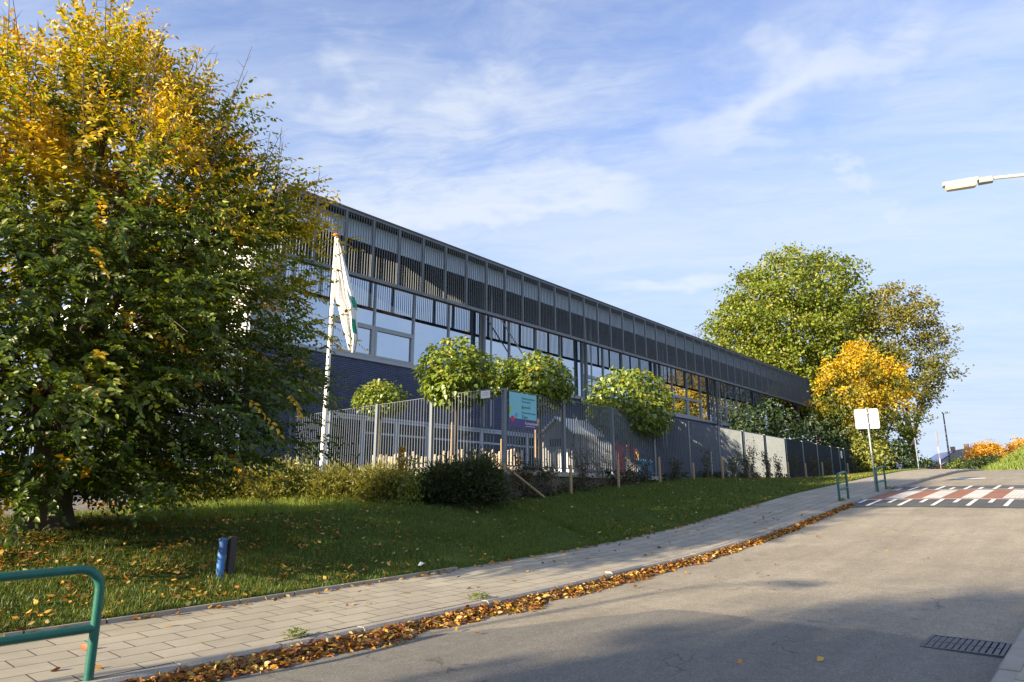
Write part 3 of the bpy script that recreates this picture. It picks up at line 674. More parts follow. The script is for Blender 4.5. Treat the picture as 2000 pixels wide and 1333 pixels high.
# ------------------------------------------------------------------ flagpole and flag
fp = at(627, 942, 18.0); FPX, FPY = fp.x, fp.y; FPZ = H1(FPX, FPY); ft = at_up(657, 463, 18.0, 942)
pole = thing('flagpole', 'white tapered flagpole with orange knob in front of the school corner', 'flagpole', (FPX, FPY, FPZ))
mb = MB(); mb.tube([(FPX, FPY, FPZ - .1), (FPX, FPY, FPZ + 3), (FPX, FPY, ft.z)], [.075, .062, .04], 14); mb.build('pole', M['white'], pole, True)
mb = MB(); mb.ball((FPX, FPY, ft.z + .045), .10, .10, .055, 16, 8); mb.build('knob', M['orange'], pole, True)
RT = Vector((math.sin(R(41.3)), -math.cos(R(41.3)), 0)); FW = Vector((math.cos(R(41.3)), math.sin(R(41.3)), 0))
nu, nv = 26, 40; vs = []; mi = []
edge = [(0, .03, .06), (.30, .02, .36), (.54, .02, .60), (.60, .14, .66), (.75, .26, .70), (.88, .40, .76), (1, .52, .70)]
def ed(v):
    for (a, b) in zip(edge[:-1], edge[1:]):
        if v <= b[0]:
            f = (v - a[0]) / (b[0] - a[0]); return a[1] + (b[1] - a[1]) * f, a[2] + (b[2] - a[2]) * f
    return edge[-1][1:]
FH = 3.3
for j in range(nv + 1):
    v = j / nv; l, r = ed(v)
    for i in range(nu + 1):
        u = i / nu
        d = l + (r - l) * u; dep = (.05 + .04 * v) * math.sin(u * 13 + v * 2.2) * min(1, v * 3) + .03 * math.sin(u * 29 - v * 5)
        p = Vector((FPX, FPY, ft.z - .05 - FH * v - .10 * u * (v > .9) * math.sin(u * 3))) + RT * (d + .02) + FW * (-.02 + dep); vs.append(p)
fs = []
for j in range(nv):
    for i in range(nu):
        a = j * (nu + 1) + i; fs.append((a, a + 1, a + nu + 2, a + nu + 1))
        u, v = i / nu, j / nv
        mi.append(1 if (u > .80 and .50 < v < .62) or (u > .62 and u < .9 and .70 < v < .83 and u > .62 + (.83 - v)) else 0)
mb = MB(); mb.add(vs, fs); mb.mi = mi; fl = mb.build('flag', [M['flag'], M['flaggreen']], None, True)
so = fl.modifiers.new('thickness', 'SOLIDIFY'); so.thickness = .004
tag(fl, 'limp white flag with green patch hanging from the flagpole', 'flag')

# ------------------------------------------------------------------ street furniture
def hoop(x0, x1, y, top, rail, rad, bend):
    mb = MB(); za, zb = H1(x0, y), H1(x1, y); pts = [(x0, y, za - .1), (x0, y, za + top - bend)]
    for i in range(1, 7):
        a = math.pi / 2 * i / 6; pts.append((x0 + bend - bend * math.cos(a), y, za + top - bend + bend * math.sin(a)))
    for i in range(0, 7):
        a = math.pi / 2 * i / 6; pts.append((x1 - bend + bend * math.sin(a), y, zb + top - bend + bend * math.cos(a)))
    pts.append((x1, y, zb - .1)); mb.tube(pts, rad, 16)
    m2 = MB(); m2.tube([(x0 + .01, y, za + rail), (x1 - .01, y, zb + rail)], rad * .92, 14); return mb, m2
GR = 'green tubular guard rails along the kerb'
def rail(label, x0, x1, y, top=.86, rl=.36, rad=.036, bend=.16):
    t = thing('guard_rail', label, 'guard rail', (x0, y, H1(x0, y)), GR); a, b = hoop(x0, x1, y, top, rl, rad, bend)
    a.build('hoop', M['green'], t, True); b.build('cross_bar', M['green'], t, True); return t
rail('green tubular guard rail in the near corner of the lawn and pavement', .75, 2.30, 6.70, .88, .40, .038, .17)
rail('green hoop rail beside the kerb just before the red and white crossing', 23.55, 24.5, 6.86)
rail('green hoop rail just past the crossing behind the sign post', 28.15, 29.35, 6.84)

# traffic sign seen from its back
sp = at(1711, 957, 25.2); SPX, SPY = sp.x, sp.y; SPZ = H1(SPX, SPY)
t = thing('road_sign', 'blank white back of a square road sign on a thin leaning post', 'road sign', (SPX, SPY, SPZ))
top = at_up(1693, 797, 25.2, 957)
mb = MB(); mb.tube([(SPX, SPY, SPZ - .1), (SPX - .02, SPY + .02, top.z)], .032, 10); mb.build('post', M['steel'], t, True)
ct = at_up(1696, 818, 25.2, 957); dirv = (RT * .93 - FW * .36).normalized(); nrmv = Vector((-dirv.y, dirv.x, 0))
mb = MB(); hw, hh = .41, .375; cc_ = Vector((SPX - .02, SPY + .02, ct.z)) + nrmv * .06
mb.prism([cc_ + dirv * a + Vector((0, 0, b)) for a, b in ((-hw, -hh + .04), (-hw + .04, -hh), (hw - .04, -hh), (hw, -hh + .04), (hw, hh - .04), (hw - .04, hh), (-hw + .04, hh), (-hw, hh - .04))], nrmv * .015)
mb.build('sign_plate', M['plate'], t)
mb = MB()
for dz in (-.2, .2): mb.box(SPX - .06, SPX + .02, SPY - .03, SPY + .07, ct.z + dz - .02, ct.z + dz + .02)
mb.build('clamp', M['steel'], t)

# bollards in the lawn
M['binblue'] = plain('bin_blue', (0.012, 0.025, 0.08), 0.6)
def stump(name, label, cat, px_, py_, k, r, h, mat, tilt=0, grp=None, upper_mat=None):
    p = at(px_, py_, k); z = H1(p.x, p.y)
    t = thing(name, label, cat, (p.x, p.y, z), grp)
    mb = MB(); mb.tube([(p.x, p.y, z - .2), (p.x + tilt * .5, p.y, z + h * .5), (p.x + tilt, p.y, z + h - .015), (p.x + tilt, p.y, z + h)], [r, r, r, r * .82], 14); mb.build('shaft', mat, t, True)
    if upper_mat:
        mb = MB(); mb.tube([(p.x + tilt * .93, p.y, z + h * .55), (p.x + tilt * .96, p.y, z + h * .97)], r + .003, 14, False); mb.build('upper_band', upper_mat, t, True)
    return t
M['darkblue'] = plain('darker_blue', (0.03, 0.09, 0.25), 0.7, 0, 0.35, 20)
stump('bollard', 'short round bollard painted blue standing in the lawn', 'bollard', 428, 1130, 9.75, .056, .535, M['blue'], 0.01, None, M['darkblue'])  # upper part of the shaft in a darker blue
p = at(447, 1131, 9.85); z = H1(p.x, p.y)
t = thing('wooden_stake', 'dark square wooden stake close beside the blue bollard', 'stake', (p.x, p.y, z)); mb = MB(); mb.prism([(p.x - .05, p.y - .05, z - .2), (p.x + .05, p.y - .05, z - .2), (p.x + .05, p.y + .05, z - .2), (p.x - .05, p.y + .05, z - .2)], (0.01, 0, .75)); mb.build('shaft', M['darkwood'], t, bevel=.008)
# timber stakes along the foot of the retaining wall
SK = 'timber stakes along the foot of the fence'
SKL = [(983, 975, .055, 1.02, 'tall timber stake under the fence corner holding a slanting rail'), (1115, 951, .048, .82, 'timber stake second from the fence corner below the playhouse'),
       (1208, 946, .048, .82, 'timber stake in front of the red play frame'), (1289, 939, .048, .86, 'timber stake just right of the blue play panel'),
       (1355, 935, .045, .62, 'timber stake between the play frame and the pale fence panels'), (1412, 932, .05, .90, 'thick timber stake left of the pale sunlit fence panels'),
       (1463, 930, .05, .75, 'short timber stake before the first sunlit fence panel'), (1504, 932, .045, .72, 'timber stake in the hedge before the second sunlit panel'),
       (1541, 937, .05, .80, 'timber stake at the start of the dark screen panels'), (1575, 936, .045, .75, 'thin timber stake before the dark screen panels'),
       (1608, 934, .045, .80, 'timber stake among hedge plants left of the gate'), (1657, 928, .045, .72, 'timber stake just right of the dark gate')]
for (a, b, r, h, lb) in SKL:
    kk = 12.05 / (at(a, b, 1.0).y); q = at(a, b, kk); z = H1(q.x, q.y)
    mb = MB(); mb.tube([(q.x, q.y, z - .2), (q.x, q.y, z + h - .02), (q.x, q.y, z + h)], [r, r, r * .8], 12)
    tag(mb.build('timber_stake', M['timber'], None, True), lb, 'stake', SK)
q = at(983, 975, 12.05 / at(983, 975, 1).y)
a_ = (q.x + .07, q.y - .02, H1(q.x, q.y) + .93); e_ = at(1062, 961, 12.0 / at(1062, 961, 1).y)
mb = MB(); mb.tube([a_, (e_.x, e_.y, H1(e_.x, e_.y) + .04)], .035, 10)
tag(mb.build('timber_rail', M['timber'], None, True), 'slanting round timber rail running down from the corner stake', 'rail')
# thin white-ish stakes
for (a, b, h, lb) in ((1391, 922, 1.05, 'slim pale stake standing in the hedge left of the thick stake'),):
    kk = 12.2 / (at(a, b, 1.0).y); q = at(a, b, kk); z = H1(q.x, q.y); mb = MB(); mb.tube([(q.x, q.y, z - .2), (q.x, q.y, z + h)], .028, 8)
    tag(mb.build('plant_stake', M['pale'], None, True), lb, 'stake')

# drain cover in the road
dx0, dx1, dy0, dy1 = 7.98, 8.58, 1.06, 1.73; dz = H1(8.2, 3) + .012
t = thing('drain_cover', 'slotted cast iron gully cover set in the road by the right kerb', 'drain cover', (dx0, dy0, dz))
mb = MB(); zc = lambda x: float(roadz(np.float64(x), np.float64(1.4))) + .008
def slab(mb, a, b, c, d, h): mb.add([(a, c, zc(a) - .05), (b, c, zc(b) - .05), (b, d, zc(b) - .05), (a, d, zc(a) - .05), (a, c, zc(a) + h), (b, c, zc(b) + h), (b, d, zc(b) + h), (a, d, zc(a) + h)], [(0, 3, 2, 1), (4, 5, 6, 7), (0, 1, 5, 4), (1, 2, 6, 5), (2, 3, 7, 6), (3, 0, 4, 7)])
slab(mb, dx0, dx1, dy0, dy0 + .03, .006); slab(mb, dx0, dx1, dy1 - .03, dy1, .006); slab(mb, dx0, dx0 + .03, dy0 + .03, dy1 - .03, .006); slab(mb, dx1 - .03, dx1, dy0 + .03, dy1 - .03, .006); mb.build('frame', M['iron'], t)
mb = MB()
for j in range(11):
    y = dy0 + .045 + j * .0535
    slab(mb, dx0 + .035, dx0 + .29, y, y + .038, .004); slab(mb, dx0 + .31, dx1 - .035, y, y + .038, .004)
mb.build('grating', M['iron'], t)
mb = MB(); slab(mb, dx0 + .03, dx1 - .03, dy0 + .03, dy1 - .03, -.012); mb.build('pit', M['dark'], t)

# street lamp reaching in from the right, and its twin out of frame behind
def lamp(label, x, y, head_z, head_y, grp, hx=None):
    z = H1(x, y); t = thing('street_lamp', label, 'street lamp', (x, y, z), grp); hx = x if hx is None else hx
    s = 1 if head_y > y else -1
    dv = Vector((hx - x, head_y - y, 0)); ln = dv.length; dv /= ln; sv = Vector((-dv.y, dv.x, 0))
    def pt(a, b, c): return Vector((x, y, 0)) + dv * a + sv * b + Vector((0, 0, c))
    mb = MB(); mb.tube([(x, y, z - .1), (x, y, z + 1.1), (x, y, z + 1.15), (x, y, head_z - .6)], [.09, .09, .06, .05], 12); mb.build('pole', M['steel'], t, True)
    mb = MB(); arm = [pt(0, 0, head_z - .6)] + [pt(.5 * (1 - math.cos(a)) * .8, 0, head_z - .6 + .42 * math.sin(a)) for a in (.3, .6, .9, 1.2, 1.5)] + [pt(ln - .1, 0, head_z + .02)]
    mb.tube(arm, .03, 10); mb.build('arm', M['ivory'], t, True)
    mb = MB(); tl = .10
    def hb(mb, a0, a1, w0, w1, z0, z1, up0=0, up1=0):
        mb.add([pt(a0, -w0, z0 + up0), pt(a1, -w1, z0 + up1), pt(a1, w1, z0 + up1), pt(a0, w0, z0 + up0), pt(a0, -w0 * .8, z1 + up0), pt(a1, -w1 * .7, z1 + up1), pt(a1, w1 * .7, z1 + up1), pt(a0, w0 * .8, z1 + up0)],
               [(0, 3, 2, 1), (4, 5, 6, 7), (0, 1, 5, 4), (1, 2, 6, 5), (2, 3, 7, 6), (3, 0, 4, 7)])
    hb(mb, ln - .12, ln + .10, .06, .07, head_z - .055, head_z + .06); mb.build('bracket', M['steel'], t, bevel=.01)
    mb = MB(); hb(mb, ln + .10, ln + .66, .085, .075, head_z + .0, head_z + .075, .0, .0); mb.build('housing', M['ivory'], t, bevel=.015)
    mb = MB()
    mb.add([pt(ln + .12, -.09, head_z - .002), pt(ln + .63, -.08, head_z - .002), pt(ln + .63, .08, head_z - .002), pt(ln + .12, .09, head_z - .002), pt(ln + .15, -.07, head_z - .095), pt(ln + .60, -.06, head_z - .095), pt(ln + .60, .06, head_z - .095), pt(ln + .15, .07, head_z - .095)],
           [(0, 1, 2, 3), (7, 6, 5, 4), (0, 4, 5, 1), (1, 5, 6, 2), (2, 6, 7, 3), (3, 7, 4, 0)]); mb.build('lens', M['lens'], t, bevel=.02)
    return t
hp = at(1921, 338, 12.4)
lamp('pale street lamp head on a long arm reaching over the road from the right', hp.x + .9, hp.y - 3.0, hp.z - .15, hp.y, 'street lamps along the road', hp.x)
lamp('grey street lamp behind the camera on the left pavement', -10.8, 9.5, 6.1, 8.7, 'street lamps along the road')

# ------------------------------------------------------------------ play things on the terrace
pz = 2.36
c_ = at(1090, 905, 22.6); d_ = at(1163, 903, 23.6)
t = thing('playhouse', 'grey gabled wooden playhouse behind the fence between two ball trees', 'playhouse', (c_.x, c_.y, pz))
X0, X1 = c_.x + .1, c_.x + 1.75; Y0, Y1 = c_.y - .55, c_.y + .75; E, RG = pz + 1.38, pz + 1.86
mb = MB(); mb.prism([(X0, Y0, pz), (X0, Y1, pz), (X0, Y1, E), (X0, (Y0 + Y1) / 2, RG), (X0, Y0, E)], (X1 - X0, 0, 0)); mb.build('wall', M['playwall'], t)
ym = (Y0 + Y1) / 2
mb = MB(); mb.prism([(X0 - .1, Y0 - .1, E - .06), (X0 - .1, ym, RG + .03), (X0 - .1, ym, RG + .08), (X0 - .1, Y0 - .1, E - .01)], (X1 - X0 + .2, 0, 0)); mb.prism([(X0 - .1, ym, RG + .03), (X0 - .1, Y1 + .1, E - .06), (X0 - .1, Y1 + .1, E - .01), (X0 - .1, ym, RG + .08)], (X1 - X0 + .2, 0, 0)); mb.build('roof', M['whitepanel'], t)
mb = MB(); mb.box(X0 - .012, X0 - .002, Y0 + .3, Y1 - .3, pz + .95, pz + 1.2); mb.build('window', M['blackrubber'], t)
mb = MB(); mb.box(X0 - .02, X0 - .003, Y0 + .15, Y0 + .6, pz + .02, pz + .85); mb.build('door', M['white'], t)
mb = MB()
for j in range(9): mb.box(X0 + .02 + j * .19, X0 + .03 + j * .19, Y0 - .012, Y0 - .001, pz, E - .08)
mb.build('board_joint', M['louvre'], t)
# play frame: red towers, yellow gate, blue panel
c_ = at(1203, 905, 25.2)
t = thing('play_frame', 'red yellow and blue play frame behind the bar fence', 'play frame', (c_.x, c_.y, pz))
def slatp(x0, x1, y, z0, z1s, mat, nm):
    mb = MB(); n_ = len(z1s)
    for j, zt in enumerate(z1s):
        a = x0 + (x1 - x0) * j / n_; b = x0 + (x1 - x0) * (j + .86) / n_
        mb.prism([(a, y, z0), (b, y, z0), (b, y, zt - .08), ((a + b) / 2, y, zt), (a, y, zt - .08)], (0, .04, 0))
    return mb.build(nm, mat, t)
slatp(c_.x - .1, c_.x + .65, c_.y, pz + .05, [pz + 1.1, pz + 1.35, pz + 1.55, pz + 1.4, pz + 1.2], M['red'], 'side_panel')
slatp(c_.x + .95, c_.x + 1.6, c_.y + .1, pz + .05, [pz + 1.55, pz + 1.45, pz + 1.25, pz + 1.15], M['red'], 'side_panel')
mb = MB()
for xx in (.62, .9): mb.box(c_.x + xx, c_.x + xx + .05, c_.y - .1, c_.y - .05, pz, pz + .95)
mb.box(c_.x + .67, c_.x + .9, c_.y - .1, c_.y - .05, pz + .66, pz + .72); mb.box(c_.x + .67, c_.x + .9, c_.y - .1, c_.y - .05, pz + .2, pz + .26); mb.build('ladder', M['yellow'], t)
slatp(c_.x + 1.65, c_.x + 3.1, c_.y + .15, pz + .05, [pz + .75] * 8, M['cyan'], 'guard_panel')
mb = MB(); mb.tube([(c_.x + 1.7, c_.y + .5, pz + .7), (c_.x + 1.9, c_.y + .5, pz + 1.1), (c_.x + 2.3, c_.y + .5, pz + 1.15), (c_.x + 2.5, c_.y + .5, pz + .7)], .05, 8); mb.build('arch', M['yellow'], t, True)
# palisade of uneven pales
t = thing('palisade', 'row of uneven pale wooden stakes on the terrace behind the left fence', 'palisade', (14.6, 13.2, pz))
rr = random.Random(5); mb = MB()
for j in range(42):
    f = j / 41; x = 14.2 + 1.2 * f; y = 18.6 - 5.6 * f + .25 * math.sin(f * 7)
    h = .62 + rr.uniform(-.08, .10); r = rr.uniform(.035, .05); mb.tube([(x, y, pz - .05), (x + rr.uniform(-.02, .02), y, pz + h - .03), (x, y, pz + h)], [r, r, r * .7], 7)
mb.build('pales', M['pale'], t)

# ------------------------------------------------------------------ vegetation
def hexcol(*c): return np.array(c, float)
def clump_tree(name, label, cat, base, profile, colfn, nclump, mper, rc, L, Wd, mat='leaf', trunk=(0.25, 2.0), seed=1, group=None, lump=.22, lean=(0, 0), gap=.0, limbs=7, droop=.25, shell=.55, extra=None, ysc=1.0, noiseS=.55, trunk_mat='bark'):
    """trunk + limbs and a crown made of many leaf-shaped faces gathered in clumps"""
    rng = np.random.default_rng(seed); bx, by_, bz = base
    t = thing(name, label, cat, base, group)
    pz_ = np.array([p[0] for p in profile]); pr = np.array([p[1] for p in profile])
    zs = np.linspace(pz_[0], pz_[-1], 200); rs = np.interp(zs, pz_, pr); wgt = rs ** 1.6 + 1e-3; cdf = np.cumsum(wgt) / wgt.sum()
    def samp(nn):
        z = np.interp(rng.random(nn), cdf, zs); a = rng.random(nn) * 2 * np.pi
        q = np.stack([np.cos(a), np.sin(a), z * .25], 1); lm = 1 + lump * nz(q, 2.1, seed * 3.1) + lump * .7 * nz(q, 5.0, seed)
        f = (rng.random(nn) ** (1 - shell)) ** .8
        rad = np.interp(z, pz_, pr) * lm * f
        return np.stack([rad * np.cos(a), rad * np.sin(a) * ysc, z], 1), f
    Cn, fr = samp(nclump)
    if gap > 0:
        g = nz(Cn, noiseS, seed + 9.3); k = g > (-1 + gap * 1.0) * .35; Cn, fr = Cn[k], fr[k]
    nc = len(Cn)
    Pp = np.repeat(Cn, mper, 0) + rng.normal(0, rc, (nc * mper, 3)) * np.array([1, 1, .62])
    lz = np.clip((Pp[:, 2:3] - pz_[0]) / (pz_[-1] - pz_[0]), 0, 1)
    out = nrm(np.concatenate([Pp[:, :2], np.zeros((len(Pp), 1))], 1))
    D = out * .6 + rng.normal(0, .55, Pp.shape) + np.array([0, 0, -droop]); Nn = np.array([0, 0, .7]) + out * .8 + rng.normal(0, .5, Pp.shape)
    sz = rng.uniform(.7, 1.2, len(Pp)); colr = colfn(Pp, np.repeat(fr, mper), lz[:, 0], rng)
    colr = colr * rng.uniform(.75, 1.25, (len(Pp), 1))
    Pw = Pp + np.array([bx, by_, bz]) + np.concatenate([lz * lean[0], lz * lean[1], lz * 0], 1)
    leaf_mesh('crown', [leaf_arrays(Pw, D, Nn, L * sz, Wd * sz)], [np.clip(colr, 0, 1)], M[mat], t)
    mb = MB(); r0, h0 = trunk; rr = random.Random(seed); top = profile[-1][0]; rl = max(pr)
    mb.tube([(bx, by_, bz - .2), (bx, by_, bz + h0 * .1), (bx + lean[0] * .2, by_, bz + h0), (bx + lean[0] * .6, by_ + lean[1] * .6, bz + h0 + (top - h0) * .7)], [r0 * 1.35, r0, r0 * .8, r0 * .2], 12)
    for i in range(limbs):
        a = 2 * math.pi * (i + rr.random() * .6) / max(1, limbs); zt = h0 + (top - h0) * rr.uniform(.15, .75); e = np.interp(zt, pz_, pr) * .8
        p0 = Vector((bx, by_, bz + h0 * rr.uniform(.8, 1.25))); p2 = Vector((bx + e * math.cos(a) + lean[0] * .4, by_ + e * math.sin(a) * ysc + lean[1] * .4, bz + zt)); p1 = (p0 + p2) / 2 + Vector((0, 0, -.08 * e + rr.uniform(-.1, .25) * e))
        mb.tube([p0, p1, p2], [r0 * .45, r0 * .28, r0 * .07], 7)
    mb.build('trunk', M[trunk_mat], t, True)
    return t
def lerp(a, b, f): f = np.clip(np.asarray(f), 0, 1)[:, None]; return a * (1 - f) + b * f

# --- the big hornbeam on the left: flat sprays of toothed oval leaves on a full branch skeleton
def big_tree():
    rng = np.random.default_rng(21); q0 = at(90, 1018, 11.2); bx, by_ = q0.x, q0.y; bz = H1(bx, by_); SC_ = 11.2 / 13
    t = thing('hornbeam_tree', 'huge broad tree turning yellow at the top, standing on the lawn left of the flagpole', 'tree', (bx, by_, bz))
    prof = [(.75, 2.4), (1.3, 3.9), (2.0, 4.5), (3.1, 4.75), (4.4, 4.6), (5.8, 4.1), (7.0, 3.5), (8.2, 2.7), (9.3, 1.7), (10.0, 1.0), (10.6, .35)]
    prof = [(a_ * SC_, b_ * SC_) for a_, b_ in prof]
    pz_ = np.array([p[0] for p in prof]); pr = np.array([p[1] for p in prof])
    ns = 14000; zs = np.linspace(pz_[0], pz_[-1], 300); w_ = np.interp(zs, pz_, pr) ** 1.35; cdf = np.cumsum(w_) / w_.sum()
    z = np.interp(rng.random(ns), cdf, zs); a = rng.random(ns) * 2 * np.pi
    q = np.stack([np.cos(a) * 1.2, np.sin(a) * 1.2, z * .35], 1)
    lm = 1 + .26 * nz(q, 1.7, 3.3) + .26 * nz(q, 4.2, 8.1)
    f = rng.random(ns) ** .40
    lm = lm * (1 - .60 * np.clip(np.cos(a) * .55 + np.sin(a) * .83, 0, 1))  # far side drawn in so its shadow clears the lawn strip
    rad = np.interp(z, pz_, pr) * lm * f
    B = np.stack([rad * np.cos(a), rad * np.sin(a), z], 1)
    g = nz(B, .95, 5.5) + .35 * nz(B, 2.2, 1.5); rtc = B[:, 0] * RT.x + B[:, 1] * RT.y
    keep = ((g > -.13) | ((f > .95) & (g > -.26))) & ~((rtc > 3.5) & (z > 2.3) & (z < 5.1)) & ~((B[:, 1] > 1.2 + .35 * np.clip(2.2 - z, 0, 2) + .35 * nz(B, 1.2, 2.)) & (z < 4.4)) & ~((B[:, 1] > 1.75 + .3 * nz(B, 1.2, 6.)) & (z >= 4.4) & (z < 8.6)); B, a, f, z = B[keep], a[keep], f[keep], z[keep]  # unseen far side cut away to let sun reach lawn strip and flag
    # long side boughs that reach out beyond the crown (bearing from the viewer's right, height, reach, rise)
    xb, xa, xf, xz = [], [], [], []
    for (az_, h_, r0_, r1_, dz_) in ((0, 5.75, 3.0, 4.55, .35), (4, 4.95, 2.8, 4.5, -.05), (-3, 3.95, 3.2, 5.25, -.1), (6, 3.35, 3.4, 4.95, -.35), (-8, 2.75, 3.2, 5.3, -.45), (2, 2.05, 3.2, 5.15, -.55), (-14, 1.6, 2.8, 4.8, -.6), (-35, 1.2, 2.4, 3.9, -.7), (-62, .95, 2.0, 3.6, -.55), (-78, 1.0, 2.2, 3.8, -.6), (25, 6.4, 2.6, 4.2, .5), (-20, 5.4, 3.0, 4.6, -.1), (10, 7.2, 2.0, 3.5, .7), (1, 6.4, 2.8, 4.2, .3), (-6, 6.1, 3.0, 4.2, .2), (-15, 3.6, 1.4, 4.1, -.2), (-30, 3.0, 1.4, 4.2, -.3), (-22, 4.5, 1.4, 4.0, 0), (-10, 2.7, 1.6, 4.2, -.4), (6, 3.0, 1.6, 4.3, -.3), (12, 3.9, 1.5, 4.2, -.1), (-4, 3.9, 1.5, 4.3, -.2), (-26, 2.2, 1.8, 4.4, -.4), (-38, 2.8, 1.8, 4.4, -.3), (3, 2.3, 1.6, 4.4, -.4), (-16, 1.9, 1.8, 4.3, -.4), (-40, 3.8, 3.6, 4.9, -.3), (-55, 2.4, 3.6, 5.0, -.5), (-100, 2.0, 3.5, 4.8, -.5)):
        th = math.atan2(RT.y, RT.x) + R(az_)
        for q_ in range(24):
            u_ = (q_ + rng.random()) / 24; r_ = (r0_ + (r1_ - r0_) * u_) * SC_; th2 = th + rng.normal(0, .05) * (1 - u_ * .6)
            xb.append((r_ * math.cos(th2), r_ * math.sin(th2), (h_ + dz_ * u_ * 1.0) * SC_ + rng.normal(0, .09))); xa.append(th2); xf.append(.95); xz.append(h_ * SC_)
    B = np.concatenate([B, np.array(xb)]); a = np.concatenate([a, xa]); f = np.concatenate([f, xf]); z = np.concatenate([z, xz]); ns = len(B)
    hz = np.clip(z / 10, 0, 1)
    out = np.stack([np.cos(a), np.sin(a), np.zeros(ns)], 1)
    D = out * (1.1 - .6 * hz)[:, None] + rng.normal(0, .33, (ns, 3)); D[:, 2] += -.22 + 1.05 * hz ** 1.6; D = nrm(D)
    side = nrm(np.cross(D, np.array([0, 0, 1.]) + rng.normal(0, .35, (ns, 3)))); up = np.cross(side, D)
    m = 15; Ls = rng.uniform(.45, .95, ns)
    arrs, cols = [], []
    yel = np.clip((z - 5.2) / 4.0 + 1.15 * nz(B, .62, 1.7) + .5 * nz(B, 1.6, 4.4) + .5 * (f - .8), -1, 1.3)
    yel = np.where(rng.random(ns) < .03, .9, yel)
    W0 = np.array([bx, by_, bz])
    for j in range(m):
        tpos = (j + .5) / m; sgn = 1 if j % 2 else -1
        P_ = W0 + B + D * (Ls * tpos)[:, None] + up * (-(tpos ** 2) * .12 * Ls)[:, None]
        d = D * .55 + side * sgn * .8 * (1 - tpos * .6) + rng.normal(0, .22, (ns, 3)); d[:, 2] -= .18
        nn = up * .8 + out * .75 + rng.normal(0, .45, (ns, 3)); L = rng.uniform(.08, .13, ns) * (1.1 - .3 * tpos)
        arrs.append(leaf_arrays(P_, d, nn, L, L * .56, .16, .14))
        yy = yel + rng.normal(0, .14, ns) + .18 * tpos
        c = lerp(hexcol(.060, .105, .006), hexcol(.20, .25, .010), np.clip(yy + .75, 0, 1)); c = lerp(c, hexcol(.36, .36, .010), np.clip((yy + .05) / .3, 0, 1))
        c = lerp(c, hexcol(.60, .42, .012), np.clip((yy - .10) / .42, 0, 1)); c = lerp(c, hexcol(.60, .33, .012), np.clip((yy - .8) / .5, 0, 1))
        cols.append(np.clip(c * rng.uniform(.72, 1.25, (ns, 1)), 0, 1))
    leaf_mesh('crown', arrs, cols, M['leaf'], t)
    # trunk, fluted and flaring at the foot
    mb = MB(); rings = [(-.2, .50), (.0, .42), (.15, .34), (.4, .30), (.9, .29), (1.4, .31), (1.9, .33), (2.3, .22)]; k = 40; vs = []; fs = []
    for (zz_, r) in rings:
        for j in range(k):
            th = 2 * math.pi * j / k; rr_ = r * (1 + .10 * math.cos(5 * th + .6) + .05 * math.cos(9 * th + zz_) + (.12 * math.cos(4 * th) if zz_ < .2 else 0))
            vs.append((bx + rr_ * math.cos(th), by_ + rr_ * math.sin(th), bz + zz_))
    for i in range(len(rings) - 1):
        for j in range(k): fs.append((i * k + j, i * k + (j + 1) % k, (i + 1) * k + (j + 1) % k, (i + 1) * k + j))
    mb.add(vs, fs); rr = random.Random(2); lp = []
    for i in range(15):
        th = 2 * math.pi * i / 15 + rr.uniform(-.2, .2); zt = rr.choice([2.6, 4.1, 5.3, 6.3, 7.2, 8.0]) if i else 8.6
        e = float(np.interp(zt, pz_, pr)) * .78; p0 = Vector((bx + .12 * math.cos(th), by_ + .12 * math.sin(th), bz + rr.uniform(1.6, 2.2))); p3 = Vector((bx + e * math.cos(th), by_ + e * math.sin(th), bz + zt))
        pts = []
        for s in range(8):
            f_ = s / 7; h_ = f_ ** (.75 if zt > 5 else 1.3)
            pts.append(Vector((p0.x + (p3.x - p0.x) * f_ ** 1.2 + rr.uniform(-.08, .08), p0.y + (p3.y - p0.y) * f_ ** 1.2 + rr.uniform(-.08, .08), p0.z + (p3.z - p0.z) * h_)))
        mb.tube(pts, [.11 * (1 - .9 * s / 7) + .008 for s in range(8)], 9); lp += pts[1:]
    mb.build('trunk', M['bark'], t, True)
    LP = np.array([tuple(p) for p in lp]); mb = MB(); Bw = B + W0
    for i in rng.choice(ns, 900, replace=False):
        b = Bw[i]; dd = np.linalg.norm(LP - b, axis=1) + np.where(LP[:, 2] > b[2] + .2, 2.0, 0); q_ = LP[dd.argmin()]
        mid = (q_ + b) / 2 + np.array([0, 0, .12]); e_ = b + D[i] * Ls[i]
        mb.tube([q_, mid, b, e_], [.018, .012, .007, .003], 4, False)
    # bare upright twigs above the crown
    idx = np.where((z > 4.6) & (f > .8))[0]
    for i in rng.choice(idx, 190, replace=False):
        b = Bw[i]; d = Vector((out[i][0] * .28 + rng.normal(0, .12), out[i][1] * .28 + rng.normal(0, .12), 1)).normalized(); L = rng.uniform(.6, 1.5)
        e = Vector(b) + d * L; mb.tube([Vector(b), Vector(b) + d * L * .5, e], [.008, .006, .003], 4, False)
        for s in range(6):
            q_ = Vector(b) + d * L * rng.uniform(.25, .95); v = Vector((rng.normal(0, .6), rng.normal(0, .6), .6)).normalized(); mb.tube([q_, q_ + v * rng.uniform(.08, .22)], [.004, .002], 3, False)
    mb.build('twigs', M['twig'], t)
    return t
big_tree()
p = at(122, 1010, 13.0)
p = at(121, 1008, 11.3); z = H1(p.x, p.y); mb = MB(); mb.tube([(p.x, p.y, z - .1), (p.x, p.y, z + .44), (p.x, p.y, z + .46)], [.055, .05, .04], 10)
tag(mb.build('wooden_post', M['bark'], None, True), 'short brown post right against the trunk of the big yellow tree', 'post')

